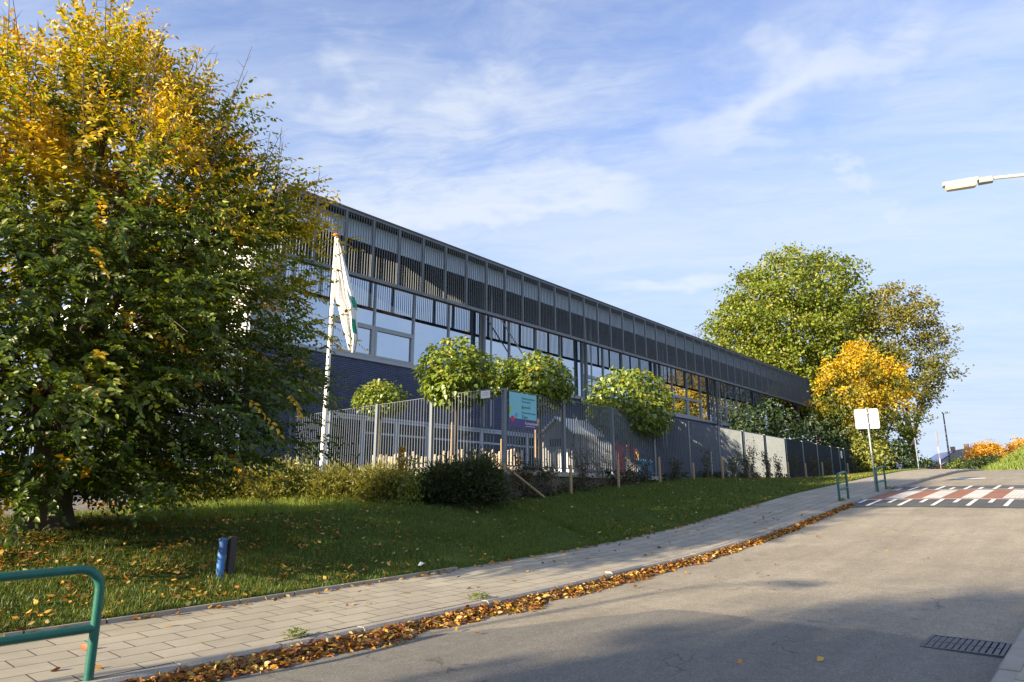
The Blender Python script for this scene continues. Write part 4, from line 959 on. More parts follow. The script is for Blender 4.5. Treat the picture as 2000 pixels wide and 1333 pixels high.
# --- ball catalpas on the terrace
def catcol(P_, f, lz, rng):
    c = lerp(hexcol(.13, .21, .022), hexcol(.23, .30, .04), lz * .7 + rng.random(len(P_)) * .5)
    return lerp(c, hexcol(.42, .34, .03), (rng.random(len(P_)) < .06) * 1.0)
def ball_tree(label, px_, py_, k, r, seed, squash=.9, low=0.0, nleaf=1500, cf=catcol):
    c = at(px_, py_, k); rng = np.random.default_rng(seed); bz = 2.36
    t = thing('catalpa_tree', label, 'tree', (c.x, c.y, bz), 'ball shaped catalpa trees on the terrace')
    nn = nleaf; v = nrm(rng.normal(0, 1, (nn, 3))); lm = 1 + .15 * nz(v, 2.2, seed) + .13 * nz(v, 5, seed + 2.)
    f = rng.random(nn) ** .25 * (1 + .10 * (rng.random(nn) < .04))
    zc = v[:, 2:3].copy(); P_ = v * (r * lm * f)[:, None] * np.array([1, 1, squash])
    P_[:, 2] = np.where(v[:, 2] < -.15, P_[:, 2] * (.75 + low * np.clip(v[:, 0] * .6 + .5, 0, 1)), P_[:, 2])
    D = v * np.array([1, 1, .3]) * .8 + np.array([0, 0, -.35]) + rng.normal(0, .4, (nn, 3)); Nn = v * .8 + np.array([0, 0, .8]) + rng.normal(0, .25, (nn, 3))
    L = rng.uniform(.08, .19, nn) * (.8 + .15 * r); lz = (P_[:, 2] / r + 1) / 2
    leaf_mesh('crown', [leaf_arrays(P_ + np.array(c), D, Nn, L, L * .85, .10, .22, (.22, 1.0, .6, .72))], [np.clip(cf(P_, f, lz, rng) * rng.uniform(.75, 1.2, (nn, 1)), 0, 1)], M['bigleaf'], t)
    mb = MB(); mb.tube([(c.x, c.y, bz - .1), (c.x + .02, c.y, (bz + c.z) / 2), (c.x, c.y, c.z - r * .25)], [.06, .05, .05], 10)
    for i in range(9):
        a = 2 * math.pi * i / 9; mb.tube([(c.x, c.y, c.z - r * .4), (c.x + .4 * r * math.cos(a), c.y + .4 * r * math.sin(a), c.z - r * .1), (c.x + .75 * r * math.cos(a), c.y + .75 * r * math.sin(a), c.z + r * .25)], [.035, .022, .008], 6)
    mb.build('trunk', M['bark'], t, True)
    mb = MB(); mb.tube([(c.x - .12, c.y + .05, bz - .1), (c.x - .10, c.y + .05, bz + 1.45)], .032, 8); mb.build('support_stake', M['timber'], t, True)
    return t
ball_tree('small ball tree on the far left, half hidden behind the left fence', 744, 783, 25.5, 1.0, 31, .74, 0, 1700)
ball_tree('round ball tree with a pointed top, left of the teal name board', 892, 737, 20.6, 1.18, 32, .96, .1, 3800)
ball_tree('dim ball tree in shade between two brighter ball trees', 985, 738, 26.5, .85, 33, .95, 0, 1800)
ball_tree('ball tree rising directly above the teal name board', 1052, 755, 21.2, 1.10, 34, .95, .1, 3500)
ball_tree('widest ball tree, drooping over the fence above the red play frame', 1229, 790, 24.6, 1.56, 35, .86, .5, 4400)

# --- trees beyond the end of the school
def oakcol(P_, f, lz, rng):
    c = lerp(hexcol(.10, .16, .015), hexcol(.29, .32, .022), rng.random(len(P_)) * .8 + .25 * nz(P_[::1] * .5, 1.0, 4.)); return lerp(c, hexcol(.42, .30, .03), (rng.random(len(P_)) < .035) * 1.)
def zprof(px_, k, rows, base_z):                     # (pixel row, half width in pixels) -> (height above base, radius)
    b_ = max(r_ for r_, h_ in rows); return sorted([(at_up(px_, r_, k, b_).z - base_z, hw_ * k / 1333.) for r_, hw_ in rows])
k = 72; q = at(1556, 850, k); bz = H1(q.x, q.y)
clump_tree('oak_tree', 'tall green oak with a few yellow leaves rising behind the far end of the school', 'tree', (q.x, q.y, bz),
           zprof(1550, k, [(850, 60), (800, 110), (745, 160), (680, 172), (620, 160), (570, 135), (530, 95), (500, 50), (488, 12)], bz), oakcol, 2900, 28, .52, .34, .24, 'leaf', (.55, 6.0), 41, None, .34, (1.0, -.9), .7, 9, .15, .5)
def brocol(P_, f, lz, rng):
    c = lerp(hexcol(.10, .12, .018), hexcol(.26, .22, .03), lz * .8 + rng.normal(0, .25, len(P_))); return c
k = 66; q = at(1782, 880, k); bz = H1(q.x, q.y)
clump_tree('brown_tree', 'olive brown tree with airy layered branches at the right end behind the yellow maple', 'tree', (q.x, q.y, bz),
           zprof(1782, k, [(820, 20), (795, 55), (740, 86), (680, 96), (620, 88), (585, 66), (563, 40), (550, 8)], bz), brocol, 800, 30, .38, .26, .18, 'leaf', (.3, 3.0), 42, None, .30, (0, 0), .85, 11, .15, .45)
def mapcol(P_, f, lz, rng):
    y = lz * 1.2 - .12 + 1.0 * nz(P_, .55, 2.) + rng.normal(0, .15, len(P_))
    c = lerp(hexcol(.07, .11, .012), hexcol(.40, .32, .012), y * 1.2); return lerp(c, hexcol(.66, .42, .010), y * 1.4 - .45)
k = 55; q = at(1700, 905, k); bz = H1(q.x, q.y)
clump_tree('maple_tree', 'golden yellow maple in front of the darker trees behind the square sign', 'tree', (q.x, q.y, bz),
           zprof(1700, k, [(895, 40), (860, 85), (820, 102), (780, 100), (740, 84), (700, 55), (675, 22), (662, 4)], bz), mapcol, 1250, 24, .28, .20, .15, 'leaf', (.18, 1.2), 43, None, .36, (0, 0), .7, 9, .15, .4)
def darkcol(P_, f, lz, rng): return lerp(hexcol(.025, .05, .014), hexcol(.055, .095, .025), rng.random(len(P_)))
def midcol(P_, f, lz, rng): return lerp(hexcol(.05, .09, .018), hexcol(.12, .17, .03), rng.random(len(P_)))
BG = 'dark leafy shrubs behind the fence'
def bush(label, px_, ytop, k, hw_, seed, cf=darkcol, L=.22, ncl=150, mper=14, name='shrub', grp=BG, cat='shrub', zb=None, rc=.22, lump=.25):
    q = at(px_, ytop, k); z = H1(q.x, q.y) if zb is None else zb; h = max(.4, q.z - z); r = hw_ * k / 1333.
    return clump_tree(name, label, cat, (q.x, q.y, z), [(.02, r * .75), (h * .3, r), (h * .6, r * .9), (h * .85, r * .55), (h, r * .12)], cf, ncl, mper, rc, L, L * .62, 'leaf', (min(.06, r * .1), h * .25), seed, grp, lump, (0, 0), .3, 5, .25, .45, None, 1.0, .9, 'twig')
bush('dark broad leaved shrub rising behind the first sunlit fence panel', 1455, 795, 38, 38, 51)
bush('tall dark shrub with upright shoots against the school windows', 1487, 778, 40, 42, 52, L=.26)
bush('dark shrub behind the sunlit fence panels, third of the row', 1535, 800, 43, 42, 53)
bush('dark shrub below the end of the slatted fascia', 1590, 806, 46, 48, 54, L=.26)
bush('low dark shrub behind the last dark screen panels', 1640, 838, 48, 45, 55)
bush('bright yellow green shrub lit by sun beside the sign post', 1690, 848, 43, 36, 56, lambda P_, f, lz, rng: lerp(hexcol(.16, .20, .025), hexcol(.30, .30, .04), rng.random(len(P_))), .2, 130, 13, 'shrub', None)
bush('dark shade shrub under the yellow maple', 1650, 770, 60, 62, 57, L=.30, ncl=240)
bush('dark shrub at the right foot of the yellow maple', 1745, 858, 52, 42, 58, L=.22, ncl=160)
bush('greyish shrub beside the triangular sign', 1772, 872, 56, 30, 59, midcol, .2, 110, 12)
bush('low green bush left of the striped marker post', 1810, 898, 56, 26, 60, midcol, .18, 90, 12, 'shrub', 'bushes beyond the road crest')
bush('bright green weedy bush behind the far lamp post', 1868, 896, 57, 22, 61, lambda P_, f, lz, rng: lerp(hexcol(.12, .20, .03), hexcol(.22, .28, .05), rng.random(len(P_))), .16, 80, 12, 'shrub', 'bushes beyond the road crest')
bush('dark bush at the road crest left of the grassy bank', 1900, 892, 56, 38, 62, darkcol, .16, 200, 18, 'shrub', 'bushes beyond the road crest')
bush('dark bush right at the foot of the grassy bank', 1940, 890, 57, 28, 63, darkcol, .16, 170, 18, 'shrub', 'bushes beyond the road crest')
YB = 'round orange yellow shrubs on the horizon'
def orcol(P_, f, lz, rng): return lerp(hexcol(.50, .26, .012), hexcol(.72, .42, .03), rng.random(len(P_)))
bush('round orange yellow bush in front of the house gable', 1924, 860, 58.5, 37, 64, orcol, .17, 330, 22, 'shrub', YB)
bush('orange bush on top of the grassy bank at the right edge', 1992, 856, 68, 34, 65, orcol, .2, 300, 20, 'shrub', YB)
# bare pale tree top behind the roof
q = at(1357, 650, 95)
t = thing('bare_tree', 'sparse almost bare tree top peeping over the roof left of the oak', 'tree', (q.x, q.y, 2.0)); rr = random.Random(9)
mb = MB(); mb.tube([(q.x, q.y, 1.8), (q.x, q.y, 9), (q.x, q.y, q.z)], [.3, .2, .03], 8)
for i in range(60):
    z0 = rr.uniform(7, q.z - 1); a = rr.uniform(0, 6.28); L = rr.uniform(1.2, 2.6); p0 = Vector((q.x, q.y, z0)); p1 = p0 + Vector((math.cos(a) * L * .5, math.sin(a) * L * .5, L * .75)); mb.tube([p0, (p0 + p1) / 2 + Vector((0, 0, -.1)), p1], [.05, .03, .01], 5, False)
    for s in range(4):
        b = p0.lerp(p1, rr.uniform(.4, 1)); mb.tube([b, b + Vector((rr.gauss(0, .4), rr.gauss(0, .4), rr.uniform(.2, .8)))], [.02, .008], 4, False)
mb.build('trunk', M['twig'], t)

# --- ground shrubs: juniper-like mounds in front of the left terrace wall
def needle_mound(label, cx, cy, rx, ry, h, seed, ca, cb_, nn=2600, grp='spreading evergreen shrubs along the terrace wall', dens=1.0):
    rng = np.random.default_rng(seed); z0 = H1(cx, cy)
    t = thing('evergreen_shrub', label, 'shrub', (cx, cy, z0), grp)
    a = rng.random(nn) * 2 * np.pi; rad = np.sqrt(rng.random(nn)); q = np.stack([np.cos(a) * rad, np.sin(a) * rad, np.zeros(nn)], 1)
    hh = h * np.sqrt(np.clip(1 - rad ** 2.2, 0, 1)) * (1 + .35 * nz(q, 2.6, seed) + .3 * nz(q, 6., seed + 1)); zz_ = hh * rng.random(nn) ** .45
    P_ = np.stack([cx + rx * q[:, 0] * (1 + .1 * nz(q, 4, seed + 3)), cy + ry * q[:, 1], z0 + zz_], 1)
    arrs, cols = [], []
    D0 = nrm(np.stack([q[:, 0], q[:, 1], .35 + rng.normal(0, .3, nn)], 1) + rng.normal(0, .45, (nn, 3)))
    for j in range(7):
        d = D0 + rng.normal(0, .42, (nn, 3)); Pj = P_ + D0 * (j * .062)
        L = rng.uniform(.06, .13, nn); arrs.append(leaf_arrays(Pj, d, rng.normal(0, 1, (nn, 3)) + np.array([0, 0, .8]), L, L * .26, .1, .1))
        cols.append(np.clip(lerp(ca, cb_, rng.random(nn) * .7 + .3 * zz_ / h) * rng.uniform(.7, 1.25, (nn, 1)), 0, 1))
    leaf_mesh('foliage', arrs, cols, M['leaf'], t)
    mb = MB(); rr = random.Random(seed)
    for i in range(14):
        b = rr.uniform(0, 6.28); mb.tube([(cx, cy, z0 - .05), (cx + rx * .35 * math.cos(b), cy + ry * .35 * math.sin(b), z0 + h * .45), (cx + rx * .8 * math.cos(b), cy + ry * .8 * math.sin(b), z0 + h * rr.uniform(.4, .8))], [.02, .014, .005], 5, False)
    mb.build('stems', M['twig'], t); return t
YG1, YG2 = hexcol(.15, .17, .03), hexcol(.36, .34, .09); DG1, DG2 = hexcol(.035, .055, .02), hexcol(.10, .125, .045)
needle_mound('olive spreading shrub nearest the big tree, at the left end of the row', *at(395, 975, 16.7).xy, .80, .65, .50, 71, YG1, YG2)
needle_mound('olive spreading shrub second from the left, under drooping branches', *at(470, 970, 17.2).xy, .85, .65, .55, 72, YG1, YG2)
needle_mound('pale tufted shrub right in front of the flagpole foot', *at(560, 966, 17.3).xy, .9, .65, .70, 73, YG1, YG2)
needle_mound('olive shrub just right of the flagpole below the concrete ledge', *at(668, 964, 17.4).xy, .85, .6, .62, 74, YG1, YG2)
needle_mound('yellow green shrub beneath the middle of the left fence', *at(755, 966, 17.4).xy, .80, .6, .68, 75, YG1, YG2)
needle_mound('blackish green dense shrub left of the corner stake', *at(868, 968, 17.2).xy, .60, .5, .80, 76, DG1, DG2, 2600)
needle_mound('blackish green shrub touching the corner timber stake', *at(930, 968, 17.1).xy, .58, .5, .98, 77, DG1, DG2, 2600)
needle_mound('dark low shrub beside the path left of the big trunk', *at(20, 985, 18.5).xy, 1.0, .7, .6, 78, DG1 * 1.5, YG1 * 1.0)
# tall weed with a yellow plume in front of the left fence
wp = at(800, 960, 16.2); z0 = H1(wp.x, wp.y); rng = np.random.default_rng(80)
t = thing('goldenrod_plant', 'bright green weed with an upright yellow plume before the left fence', 'plant', (wp.x, wp.y, z0))
nn = 420; Ps = np.stack([wp.x + rng.normal(0, .20, nn), wp.y + rng.normal(0, .16, nn), z0 + rng.random(nn) * 1.15], 1); D = rng.normal(0, .6, (nn, 3)) + np.array([0, 0, .5])
leaf_mesh('foliage', [leaf_arrays(Ps, D, rng.normal(0, 1, (nn, 3)), rng.uniform(.08, .15, nn), .035)], [lerp(hexcol(.14, .20, .02), hexcol(.30, .32, .04), rng.random(nn))], M['leaf'], t)
nn = 260; pb = at(784, 900, 16.2); Ps = np.stack([pb.x + rng.normal(0, .045, nn), pb.y + rng.normal(0, .045, nn), z0 + .75 + rng.random(nn) * .62], 1)
leaf_mesh('plume', [leaf_arrays(Ps, rng.normal(0, .5, (nn, 3)) + np.array([0, 0, .8]), rng.normal(0, 1, (nn, 3)), rng.uniform(.05, .10, nn), .028)], [lerp(hexcol(.38, .24, .03), hexcol(.55, .38, .06), rng.random(nn))], M['leaf'], t)
mb = MB(); mb.tube([(pb.x, pb.y, z0 - .02), (pb.x, pb.y, z0 + 1.3)], .008, 5, False); mb.build('stem', M['twig'], t)
# tall leafy shoot by the flagpole
sp_ = at(601, 940, 16.9); z0 = H1(sp_.x, sp_.y); t = thing('leafy_shoot', 'upright leafy shoot just left of the flagpole foot', 'plant', (sp_.x, sp_.y, z0))
nn = 240; hz_ = rng.random(nn); Ps = np.stack([sp_.x + rng.normal(0, .13, nn), sp_.y + rng.normal(0, .13, nn), z0 + .1 + hz_ * 1.35], 1)
leaf_mesh('foliage', [leaf_arrays(Ps, rng.normal(0, .6, (nn, 3)) + np.array([0, 0, .6]), rng.normal(0, 1, (nn, 3)), rng.uniform(.06, .11, nn), .045)], [lerp(hexcol(.07, .11, .015), hexcol(.20, .22, .03), rng.random(nn))], M['leaf'], t)
mb = MB(); mb.tube([(sp_.x, sp_.y, z0 - .05), (sp_.x + .03, sp_.y, z0 + 1.35)], [.012, .004], 5, False); mb.build('stem', M['twig'], t)

# --- young hedge plants along the fence foot
HP = 'young hedge plants along the fence foot'
def sapling(label, px_, py_, h, wd, seed, nn=190, brown=.4):
    kk = 12.12 / at(px_, py_, 1).y; q = at(px_, py_, kk); z0 = H1(q.x, q.y); rng = np.random.default_rng(seed); rr = random.Random(seed)
    t = thing('hedge_plant', label, 'hedge plant', (q.x, q.y, z0), HP); mb = MB(); ends = []
    for i in range(7):
        a = rr.uniform(0, 6.28); e = Vector((q.x + wd * rr.uniform(.2, 1) * math.cos(a), q.y + wd * .5 * rr.uniform(.2, 1) * math.sin(a), z0 + h * rr.uniform(.6, 1))); s_ = Vector((q.x + rr.uniform(-.05, .05), q.y, z0 - .05)); m_ = s_.lerp(e, .5) + Vector((rr.uniform(-.08, .08), 0, .1)); mb.tube([s_, m_, e], [.012, .008, .003], 4, False); ends.append((s_, m_, e))
    mb.build('stems', M['twig'], t)
    Ps = []
    for i in range(nn):
        s_, m_, e = ends[i % 7]; f = rng.random() ** .7; p_ = s_.lerp(m_, f * 2) if f < .5 else m_.lerp(e, f * 2 - 1); Ps.append((p_.x + rng.normal(0, .09), p_.y + rng.normal(0, .08), max(z0 + .05, p_.z + rng.normal(0, .07))))
    c = lerp(hexcol(.055, .075, .02), hexcol(.16, .085, .03), (rng.random(nn) < brown) * rng.random(nn))
    leaf_mesh('foliage', [leaf_arrays(np.array(Ps), rng.normal(0, .6, (nn, 3)) + np.array([0, 0, -.2]), rng.normal(0, .6, (nn, 3)) + np.array([0, 0, .8]), rng.uniform(.055, .10, nn), .045)], [c * rng.uniform(.7, 1.4, (nn, 1))], M['leaf'], t)
HL = [(1008, 958, 1.35, .45, 'hedge plant just right of the corner stake under the name board'), (1035, 958, 1.0, .5, 'hedge plant along the slanting rail'), (1075, 955, 1.0, .5, 'hedge plant below the left edge of the playhouse'),
      (1140, 950, 1.3, .5, 'hedge plant below the right half of the playhouse'), (1175, 948, 1.2, .5, 'hedge plant between playhouse and red play frame'), (1235, 945, .95, .55, 'hedge plant in front of the red play slats'),
      (1262, 943, .95, .5, 'hedge plant in front of the blue play panel'), (1320, 938, 1.0, .5, 'hedge plant right of the blue play panel'), (1380, 934, 1.25, .45, 'hedge plant beside the slim pale stake'),
      (1432, 931, 1.1, .5, 'bushy hedge plant left of the sunlit fence panels'), (1455, 931, 1.15, .5, 'bushy hedge plant at the first sunlit panel'), (1470, 930, 1.9, .35, 'tall thin hedge plant climbing the first sunlit panel'),
      (1500, 930, 1.45, .45, 'hedge plant at the second sunlit panel'), (1522, 932, 1.2, .4, 'hedge plant at the last sunlit panel'), (1555, 934, 1.35, .5, 'hedge plant at the first dark screen panel'),
      (1590, 933, 1.2, .5, 'hedge plant at the second dark screen panel'), (1620, 931, 1.2, .5, 'hedge plant just left of the dark gate'), (1668, 924, 1.2, .6, 'hedge plant right of the dark gate'), (1695, 918, 1.2, .6, 'last hedge plant of the row near the sign post')]
for i, (a, b, h, wd, lb) in enumerate(HL): sapling(lb, a, b, h, wd, 100 + i, 260 if a > 1400 else (90 if 1150 < a < 1300 else 190))
# ivy and shade plants over the retaining wall are one tangled mass
rng = np.random.default_rng(140); nn = 5200; xx = 14.2 + 20 * rng.random(nn) ** 1.1; hh = rng.random(nn) ** 1.4
yy = 12.30 - .25 * rng.random(nn) * (1 - hh * .6); lo = HZ(xx, yy)
Ps = np.stack([xx, yy, lo + hh * (np.maximum(2.5 - lo, .25))], 1); keep = nz(Ps, 1.3, 2.) > -.12; Ps = Ps[keep]; nn = len(Ps)
o = leaf_mesh('ground_cover', [leaf_arrays(Ps, rng.normal(0, .5, (nn, 3)) + np.array([0, -.2, -.3]), rng.normal(0, .4, (nn, 3)) + np.array([0, -.8, .6]), rng.uniform(.05, .11, nn), .05)], [lerp(hexcol(.03, .045, .014), hexcol(.075, .07, .025), rng.random(nn))], M['leaf']); tag(o, kind='stuff')

# ------------------------------------------------------------------ grass and fallen leaves
def blades(name, X, Y, hmin, hmax, wd, ca, cb_, seed):
    rng = np.random.default_rng(seed); nn = len(X); Z = HZ(X, Y); a = rng.random(nn) * 2 * np.pi
    h = rng.uniform(hmin, hmax, nn) * (.75 + .9 * np.clip(.5 + 1.2 * nz(np.stack([X, Y, Z * 0], 1), 1.1, seed), 0, 1.4)); dx, dy = np.cos(a) * wd, np.sin(a) * wd; lx, ly = rng.normal(0, .45, nn) * h, rng.normal(0, .45, nn) * h
    V = np.empty((nn, 3, 3), np.float32); V[:, 0] = np.stack([X - dx, Y - dy, Z - .01], 1); V[:, 1] = np.stack([X + dx, Y + dy, Z - .01], 1); V[:, 2] = np.stack([X + lx, Y + ly, Z + h], 1)
    c = lerp(ca, cb_, rng.random(nn)) * rng.uniform(.7, 1.3, (nn, 1))
    return tag(np_mesh(name, V.reshape(-1, 3), np.arange(nn * 3), np.full(nn, 3), M['blade'], None, np.repeat(np.clip(c, 0, 1), 3, 0)), kind='stuff')
rng = np.random.default_rng(150)
nn = 230000; X = rng.uniform(-2.5, 13.6, nn); Y = 9.05 + (16.3 - 9.05) * rng.random(nn) ** 1.25
pt_ = np.array([mnoise.noise(Vector((x * .8, y * .8, 0))) for x, y in zip(X[::1], Y[::1])]); k_ = rng.random(nn) < .62 + pt_ * .9
X, Y, pt_ = X[k_], Y[k_], pt_[k_]
G1, G2 = hexcol(.060, .105, .008), hexcol(.19, .25, .022)
blades('lawn_grass', X, Y, .025, .085, .0045, G1, G2, 151)
nn = 110000; X = 13.4 + 36 * rng.random(nn) ** 1.7; Y = rng.uniform(9.03, 12.3, nn); k_ = nz(np.stack([X, Y * 1.6, X * 0], 1), .7, 4.) + .5 * nz(np.stack([X, Y, X * 0], 1), 2.6, 4.) > rng.uniform(-.55, -.15, nn); X, Y = X[k_], Y[k_]; blades('slope_grass', X, Y, .03, .075, .007, G1, G2, 152)
nn = 16000; X = rng.uniform(5.5, 13.4, nn); Y = rng.uniform(12.9, 15.9, nn); blades('long_grass', X, Y, .07, .2, .006, hexcol(.14, .22, .015), hexcol(.28, .34, .03), 153)
nn = 14000; X = rng.uniform(60, 75, nn); Y = rng.uniform(-2, 8, nn); blades('bank_grass', X, Y, .15, .4, .03, hexcol(.14, .22, .03), hexcol(.26, .33, .06), 154)
DL = [hexcol(.42, .20, .03), hexcol(.50, .31, .05), hexcol(.26, .10, .025), hexcol(.50, .38, .14), hexcol(.16, .065, .02)]
def dead(name, X, Y, Zo, L0, L1, seed, flat=.35, pw=(.27, .3, .16, .17, .10)):
    rng = np.random.default_rng(seed); nn = len(X); Ps = np.stack([X, Y, HZ(X, Y) + Zo], 1); a = rng.random(nn) * 2 * np.pi
    D = np.stack([np.cos(a), np.sin(a), rng.normal(0, .22, nn)], 1); Nn = rng.normal(0, flat, (nn, 3)) + np.array([0, 0, 1.]); L = rng.uniform(L0, L1, nn)
    c = np.array(DL)[rng.choice(5, nn, p=pw)] * rng.uniform(.65, 1.2, (nn, 1))
    return tag(leaf_mesh(name, [leaf_arrays(Ps, D, Nn, L, L * .58, rng.uniform(.05, .4), -.25)], [np.clip(c, 0, 1)], M['deadleaf']), kind='stuff')
nn = 26000; X = rng.normal(2.5, 5.0, nn); Y = rng.uniform(9.02, 16.4, nn); k_ = (nz(np.stack([X, Y, X * 0], 1), 1.4, 3.) + .6 * nz(np.stack([X, Y, X * 0], 1), 4., 3.) > rng.uniform(-.35, .5, nn)) & (X > -3) & (X < 13.4) & (rng.random(nn) < np.interp(X, [-3, 3, 7, 13.4], [1, 1, .6, .15])); dead('fallen_leaves', X[k_], Y[k_], rng.uniform(.02, .06, k_.sum()), .045, .10, 161)
nn = 900; X = rng.uniform(13, 40, nn); Y = 9.05 + 3.1 * rng.random(nn) ** 1.6; dead('scattered_leaves', X, Y, .05, .06, .11, 162)
nn = 9500; X = .5 + 23 * rng.random(nn) ** 1.35; wdt = np.interp(X, [0, 5, 9, 14, 24], [.30, .40, .34, .2, .12]); wdt = wdt * (1 + .9 * np.array([mnoise.noise(Vector((x * 1.3, 0, 7))) for x in X])); v_ = rng.random(nn) ** 1.4; Y = 6.55 - wdt * v_
o = dead('gutter_leaves', X, Y, rng.random(nn) * .085 * (1 - v_) + .012, .035, .095, 163, .8, (.28, .16, .28, .08, .20))
nn = 420; X = rng.uniform(.5, 22, nn); Y = np.where(rng.random(nn) < .75, 8.97 - np.abs(rng.normal(0, .09, nn)), rng.uniform(6.8, 8.9, nn)); dead('pavement_leaves', X, Y, .012, .06, .11, 164, .45, (.3, .25, .2, .13, .12))
nn = 16; X = rng.uniform(4, 20, nn); Y = rng.uniform(1.5, 6, nn); dead('road_leaves', X, Y, .03, .06, .10, 165)
nn = 500; X = rng.uniform(5.6, 8.2, nn); Y = rng.uniform(16.4, 18.5, nn); dead('forecourt_leaves', X, Y, .02, .07, .12, 166)
# weeds in the kerb joint
def weed(label, x, y, seed):
    rng = np.random.default_rng(seed); z0 = H1(x, y); nn = 90; a = rng.random(nn) * 6.28; r_ = rng.random(nn) * .13
    Ps = np.stack([x + np.cos(a) * r_ * 1.3, y + np.sin(a) * r_ * .6, z0 + rng.random(nn) * .07], 1)
    tag(leaf_mesh('weed_tuft', [leaf_arrays(Ps, np.stack([np.cos(a), np.sin(a), rng.random(nn)], 1), np.array([0, 0, 1.]) + rng.normal(0, .4, (nn, 3)), rng.uniform(.03, .07, nn), .018)], [lerp(hexcol(.12, .20, .03), hexcol(.28, .33, .06), rng.random(nn))], M['leaf']), label, 'weed', 'weed tufts at the kerb')
weed('small bright green weed tuft in the kerb joint above the leaf filled gutter', 4.25, 6.74, 171)
weed('sparse weed tuft in the kerb joint farther up the pavement', 7.0, 6.75, 172)
weed('grass tuft at the foot of the first green hoop rail', 23.7, 6.85, 173)
weed('grass tuft at the foot of the green hoop rail past the crossing', 29.6, 6.8, 174)

# ------------------------------------------------------------------ things at the crest
q = at(1793, 905, 46); z0 = H1(q.x, q.y); tz = at(1793, 853, 46).z
t = thing('warning_sign', 'grey back of a triangular warning sign on a pole at the road crest', 'road sign', (q.x, q.y, z0))
mb = MB(); mb.tube([(q.x, q.y, z0 - .1), (q.x, q.y, tz - .05)], .035, 8); mb.build('post', M['steel'], t, True)
mb = MB(); cq = Vector((q.x, q.y, 0)) - FW * -.05; mb.prism([cq + RT * -.30 + Vector((0, 0, tz - .50)), cq + RT * .30 + Vector((0, 0, tz - .50)), cq + Vector((0, 0, tz))], FW * .02); mb.build('sign_plate', M['iron'], t)
q = at(1838, 917, 50); z0 = H1(q.x, q.y); tz = at(1838, 840, 50).z
t = thing('marker_post', 'thin red and white marker post at the road crest', 'post', (q.x, q.y, z0)); mb = MB(); mb2 = MB(); nseg = 8
for i in range(nseg):
    a = z0 + (tz - z0) * i / nseg; b = z0 + (tz - z0) * (i + 1) / nseg; (mb if i % 2 else mb2).tube([(q.x, q.y, a), (q.x, q.y, b)], .026, 8)
mb.build('red_band', M['fadedred'], t); mb2.build('white_band', M['white'], t)
mb = MB(); mb.box(q.x - .05, q.x + .05, q.y - .05, q.y + .05, tz - .9, tz - .1); mb.build('cap', M['iron'], t)
q = at(1857, 914, 58); z0 = H1(q.x, q.y); tz = at(1842, 805, 58).z
t = thing('lamp_post', 'dark lamp post beyond the crest, its top lost in the olive tree', 'lamp post', (q.x, q.y, z0)); mb = MB(); mb.tube([(q.x, q.y, z0 - .1), (q.x, q.y, z0 + 1.2), (q.x, q.y, z0 + 1.25), (q.x, q.y, tz)], [.13, .12, .08, .05], 10); mb.build('pole', M['iron'], t, True)
mb = MB(); mb.box(q.x - .12, q.x + .12, q.y - .5, q.y + .1, tz, tz + .12); mb.build('lamp_head', M['steel'], t, bevel=.03)
# house with solar panels
k = 108; rl = at(1828, 884, 118); rrr = at(1938, 871, 95); el = at(1805, 912, k - 4); er = at(1965, 893, k - 4)
t = thing('house', 'house with a brown tiled roof and blue solar panels beyond the crest', 'house', (el.x, el.y, 2.5))
axis = (Vector((rrr.x, rrr.y, 0)) - Vector((rl.x, rl.y, 0))); Lh = axis.length; axis.normalize(); dn = Vector((-axis.y, axis.x, 0)); 
if dn.dot(Vector((-rl.x, -rl.y, 0))) < 0: dn = -dn
RZ = 8.95; O_ = Vector((rl.x, rl.y, 0)); dep = 5.0
def hp_(a, b, z): v = O_ + axis * a + dn * b; return (v.x, v.y, z)
ez = RZ - 3.3
mb = MB(); mb.prism([hp_(0, -dep, 1.5), hp_(0, dep, 1.5), hp_(0, dep, ez), hp_(0, 0, RZ - .2), hp_(0, -dep, ez)], axis * Lh); mb.build('wall', M['housebrick'], t)
mb = MB(); mb.prism([hp_(-1.8, dep + .4, ez - .3), hp_(0, 0, RZ), hp_(0, 0, RZ + .18), hp_(-1.8, dep + .4, ez - .12)], axis * (Lh + .3)); mb.prism([hp_(-.3, 0, RZ), hp_(-.3, -dep - .4, ez - .3), hp_(-.3, -dep - .4, ez - .12), hp_(-.3, 0, RZ + .18)], axis * (Lh + .6)); rf = mb.build('roof', M['tile'], t)
for a in (Lh * .35, Lh * .6):
    mb = MB(); v = O_ + axis * a; mb.box(v.x - .3, v.x + .3, v.y - .3, v.y + .3, RZ - .2, RZ + .8); mb.build('chimney', M['housebrick'], rf)
def on(a, b, lift): f = b / (dep + .4); return hp_(a - 1.2 * f * 0, b, RZ + .18 + (ez - .12 - RZ - .18) * f + lift)
mb = MB(); mb.prism([on(.8, .4, .05), on(10.5, .4, .05), on(10.5, 3.2, .05), on(.2, 3.2, .05)], (0, 0, .06)); mb.build('solar_panel', M['solar'], rf)
for a in (3.0, 8.0, 14.5):
    mb = MB(); mb.prism([on(a, 3.4, .05), on(a + 1.2, 3.4, .05), on(a + 1.2, 4.2, .05), on(a, 4.2, .05)], (0, 0, .08)); mb.build('skylight', M['darkglass'], rf)
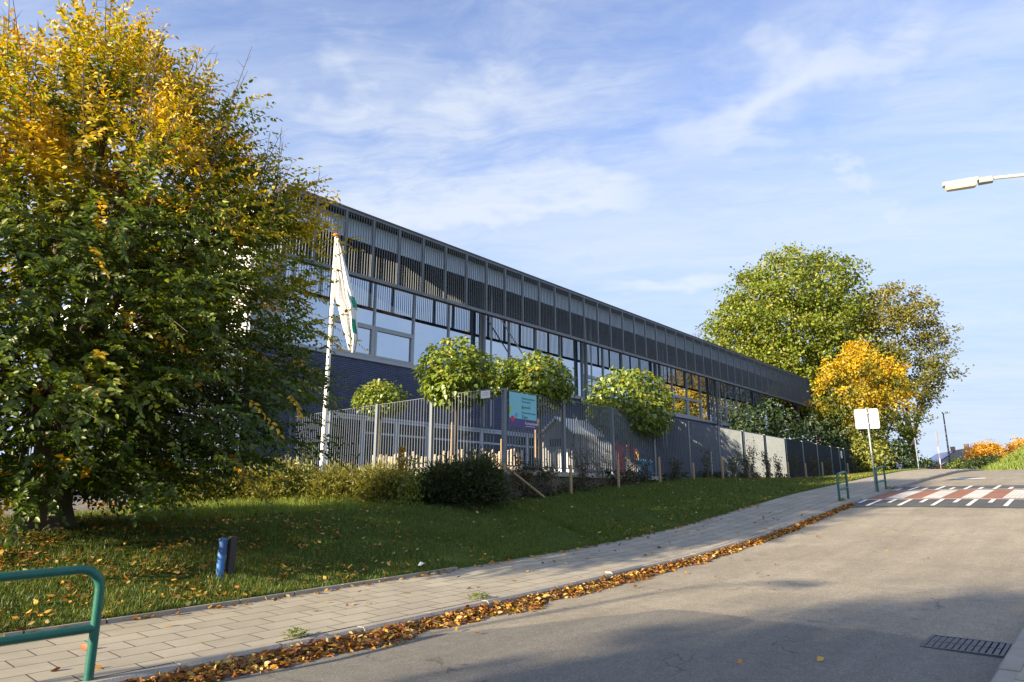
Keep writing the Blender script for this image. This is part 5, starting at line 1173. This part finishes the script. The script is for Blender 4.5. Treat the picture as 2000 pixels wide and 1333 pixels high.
# dark bin under the bushes
q = at(1757, 912, 50); z0 = H1(q.x, q.y); t = thing('waste_bin', 'dark blue waste bin in the shade under the far bushes', 'bin', (q.x, q.y, z0)); mb = MB(); mb.prism([(q.x - .22, q.y - .22, z0), (q.x + .22, q.y - .22, z0), (q.x + .22, q.y + .22, z0), (q.x - .22, q.y + .22, z0)], (0, 0, .85)); mb.build('body', M['binblue'], t, bevel=.03)
mb = MB(); mb.box(q.x - .26, q.x + .26, q.y - .26, q.y + .26, z0 + .855, z0 + .93); mb.build('lid', M['blackrubber'], t, bevel=.02)
# litter on the lawn edge
q = at(823, 1118, 1); kk = 9.2 / q.y; q = at(823, 1118, kk); mb = MB(); z0 = H1(q.x, q.y)
mb.add([(q.x - .06, q.y - .03, z0 + .05), (q.x + .02, q.y - .06, z0 + .09), (q.x + .08, q.y + .02, z0 + .05), (q.x + .01, q.y + .05, z0 + .11), (q.x - .05, q.y + .04, z0 + .05)], [(0, 1, 3), (1, 2, 3), (0, 3, 4)])
tag(mb.build('paper_scrap', M['white']), 'crumpled white paper scrap on the lawn edge by the pavement', 'litter')
# trees behind the camera whose shade falls on the road
def shadecol(P_, f, lz, rng): return lerp(hexcol(.05, .10, .02), hexcol(.2, .18, .02), rng.random(len(P_)))
clump_tree('street_tree', 'street tree behind the camera whose shade falls across the near road', 'tree', (-17, 6.9, H1(-17, 6.9)), [(2.2, .8), (3.2, 2.0), (4.8, 2.4), (6.4, 1.9), (7.6, .9), (8.4, .2)], shadecol, 720, 18, .3, .24, .17, 'leaf', (.14, 2.2), 91, 'street trees behind the camera', .35, (0, 0), .8, 7)
clump_tree('street_tree', 'taller street tree behind the camera, farther down the left pavement', 'tree', (-26, 7.5, H1(-26, 7.5)), [(3.6, 1.0), (5.0, 2.6), (7.5, 3.0), (9.5, 2.4), (11, 1.2), (12, .2)], shadecol, 1000, 18, .35, .26, .18, 'leaf', (.18, 3.2), 92, 'street trees behind the camera', .35, (0, 0), .8, 7)
